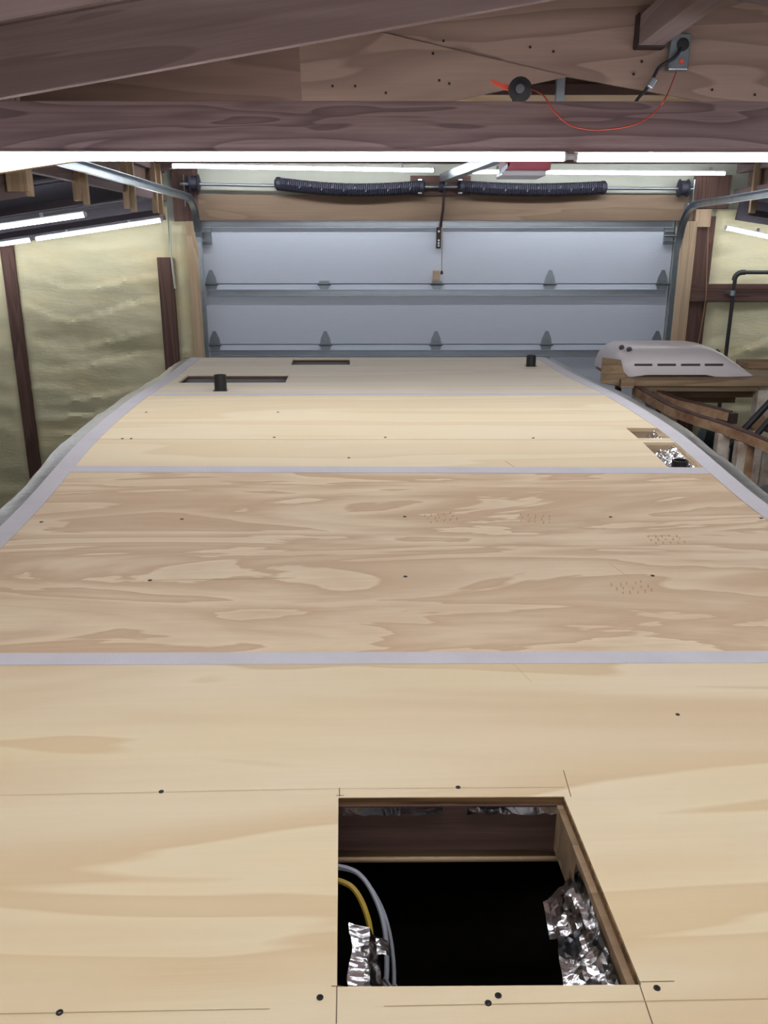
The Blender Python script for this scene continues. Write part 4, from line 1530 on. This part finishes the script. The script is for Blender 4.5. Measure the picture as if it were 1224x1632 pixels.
for (x, y, Y, mat, w) in ((1152, 690, 4.69, 'white_post', 0.068), (1184, 703, 4.58, 'white_post', 0.072), (1160, 674, 5.12, 'white_post', 0.05), (1205, 715, 5.3, 'white_post', 0.06), (1222, 712, 5.4, 'white_post', 0.07)):
    p = at(x, y, Y)
    ztop = p.z
    board('post', (p.x, Y, 0), (p.x, Y, ztop), w, w * 0.9, mat, rf, up=(0, 1, 0), pw=FO)
pst = at(1190, 720, 4.58)
board('post_face', (pst.x + 0.004, 4.545, 0.3), (pst.x + 0.004, 4.545, at(1184, 706, 4.545).z), 0.045, 0.008, 'rust', rf, up=(0, 1, 0), pw=FO)
p0, p1 = at(1160, 712, 5.05), at(1250, 616, 5.05)
MB().tube([p0 - FO, p1 - FO], 0.020, 10).build('diagonal_brace', 'black_steel', rf, smooth=True)
p0, p1 = at(1180, 722, 4.95), at(1250, 643, 4.95)
MB().tube([p0 - FO, p1 - FO], 0.018, 10).build('diagonal_brace', 'black_steel', rf, smooth=True)
p0, p1 = at(1198, 672, 5.2), at(1260, 700, 5.2)
MB().tube([p0 - FO, p1 - FO], 0.022, 10).build('cross_tube', 'dark_rust', rf, smooth=True)
MB().lathe(at(1203, 672, 5.18) - FO, (0.3, -1, 0), [(0, 0.05), (0.01, 0.055), (0.03, 0.055), (0.04, 0.03)], 16).build('pulley', 'rust', rf, smooth=True)

# clutter behind the frame, low on the floor -------------------------
mt_ = at(1140, 695, 6.68)
gm = empty('bench_motor', (mt_.x, 6.68, 0))
tag(gm, 'grey-green motor on a stand beside the rusty frame posts', 'motor')
zc = mt_.z
MB().lathe((-0.13, 0, zc), (1, 0, -0.25), [(0, 0.05), (0.015, 0.085), (0.20, 0.085), (0.22, 0.06), (0.26, 0.05)], 18).build('motor_body', 'green_motor', gm, smooth=True)
MB().box((0.06, 0, zc / 2 + 0.1), (0.07, 0.07, zc + 0.2)).build('stand_post', 'green_motor', gm)
MB().box((0.06, 0, 0.02), (0.22, 0.2, 0.04)).build('stand_base', 'green_motor', gm)


def heap(name, px, py, Y, sx_, sy_, mat, label, cat, seed, px2=None):
    """soft covered pile standing on the floor, its top at the given pixel"""
    p = at(px, py, Y)
    o = empty(name, (p.x, Y, 0))
    H = p.z
    nx, nz = 26, 14
    vs, fs = [], []
    for j in range(nz + 1):
        f = j / nz
        for i in range(nx):
            a = 2 * math.pi * i / nx
            k = (1 - 0.55 * f ** 5) if f < 1 else 0.02
            n_ = 1 + 0.12 * mnoise.noise(Vector((math.cos(a) * 1.5, math.sin(a) * 1.5, f * 2 + seed)))
            ex = 0.55
            ca, sa = math.cos(a), math.sin(a)
            vs.append((math.copysign(abs(ca) ** ex, ca) * sx_ / 2 * k * n_, math.copysign(abs(sa) ** ex, sa) * sy_ / 2 * k * n_, H * min(1, f * 1.0) * (1 + 0.03 * mnoise.noise(Vector((ca * 2, sa * 2, seed))) * (f > 0))))
    for j in range(nz):
        for i in range(nx):
            i2 = (i + 1) % nx
            fs.append((j * nx + i, j * nx + i2, (j + 1) * nx + i2, (j + 1) * nx + i))
    fs.append(tuple(nz * nx + i for i in range(nx)))
    fs.append(tuple(reversed(range(nx))))
    b = MB().add(vs, fs).build('covered_pile', mat, o, smooth=True)
    # hem rope around the foot
    MB().tube([(math.cos(2 * math.pi * i / 24) * sx_ * 0.53, math.sin(2 * math.pi * i / 24) * sy_ * 0.53, 0.02) for i in range(25)], 0.012, 6).build('hem_rope', 'black', o, smooth=True)
    tag(o, label, cat)
    return o


heap('tarp_pile', 1200, 722, 7.22, 2.3, 0.72, 'tarp', 'long black tarp-covered stack against the foam wall', 'pile', 1.0)
heap('tarp_pile', 1170, 708, 6.42, 0.34, 0.26, 'blue_bag', 'dark blue covered pile between the white frame posts', 'pile', 2.0)
heap('tarp_pile', 1262, 748, 6.42, 0.5, 0.5, 'tarp', 'low black tarp-covered pile beside the tall white rack leg', 'pile', 3.0)
# black plastic drum (rounded, standing) and grey bin
p = at(1201, 712, 5.98)
dm = empty('plastic_drum', (p.x, 5.98, 0))
tag(dm, 'black plastic drum standing behind the rusty frame', 'drum')
MB().lathe((0, 0, 0), (0, 0, 1), [(0, 0.13), (0.02, 0.145), (p.z * 0.5, 0.15), (p.z - 0.06, 0.13), (p.z - 0.01, 0.08), (p.z, 0.04)], 24).build('drum_body', 'tire', dm, smooth=True)
MB().lathe((0, 0, p.z * 0.5), (0, 0, 1), [(0, 0.15), (0.01, 0.158), (0.03, 0.158), (0.04, 0.15)], 24).build('hoop', 'tire', dm, smooth=True)
p = at(1232, 774, 5.0)
gb = empty('grey_bin', (p.x + 0.10, 5.0, 0))
tag(gb, 'grey plastic bin beside the foot of the rusty frame', 'bin')
MB().lathe((0, 0, 0), (0, 0, 1), [(0, 0.16), (p.z - 0.1, 0.20), (p.z - 0.1, 0.19), (0.02, 0.15)], 24).build('bin_body', 'grey_bin', gb, smooth=True)
MB().lathe((0, 0, p.z - 0.1), (0, 0, 1), [(0, 0.215), (0.03, 0.215), (0.07, 0.15), (0.1, 0.05)], 24).build('lid', 'grey_bin', gb, smooth=True)
p = at(1200, 752, 5.43)
sb = MB().box((p.x + 0.2, 5.43, p.z - 0.02), (0.9, 0.05, 0.05)).box((p.x - 0.2, 5.43, (p.z - 0.04) / 2), (0.04, 0.04, p.z - 0.04)).box((p.x + 0.6, 5.43, (p.z - 0.04) / 2), (0.04, 0.04, p.z - 0.04)).build('saw_horse', 'black_steel')
tag(sb, 'dark steel trestle standing below the rusty curved rails', 'trestle')


# dusty shoe prints: rows of short tread marks
def shoe_print(x, y, ang, n=5):
    cu, cw = px_roof(x, y)
    mb = MB()
    for i in range(n):
        for j in range(3):
            a, b = (i - n / 2) * 0.022 + random.uniform(-.004, .004), (j - 1) * 0.026 + random.uniform(-.005, .005)
            u = cu + a * math.cos(ang) - b * math.sin(ang)
            w = cw + a * math.sin(ang) + b * math.cos(ang)
            L_, t = random.uniform(0.006, 0.013), 0.0022
            mb.add([RS(u - t, w - L_, 0.0003), RS(u + t, w - L_, 0.0003), RS(u + t + 0.006, w + L_, 0.0003), RS(u - t + 0.006, w + L_, 0.0003)], [(0, 1, 2, 3)])
    o = mb.build('shoe_print', 'print', trl)
    o['kind'] = 'stuff'
    return o


M['print'] = plain('print', srgb(192, 164, 132), 0.8, spec=0.1)
for x, y, a in ((706, 824, 0.3), (858, 827, -0.2), (1066, 860, 0.1), (1012, 936, 0.2)):
    shoe_print(x, y, a)
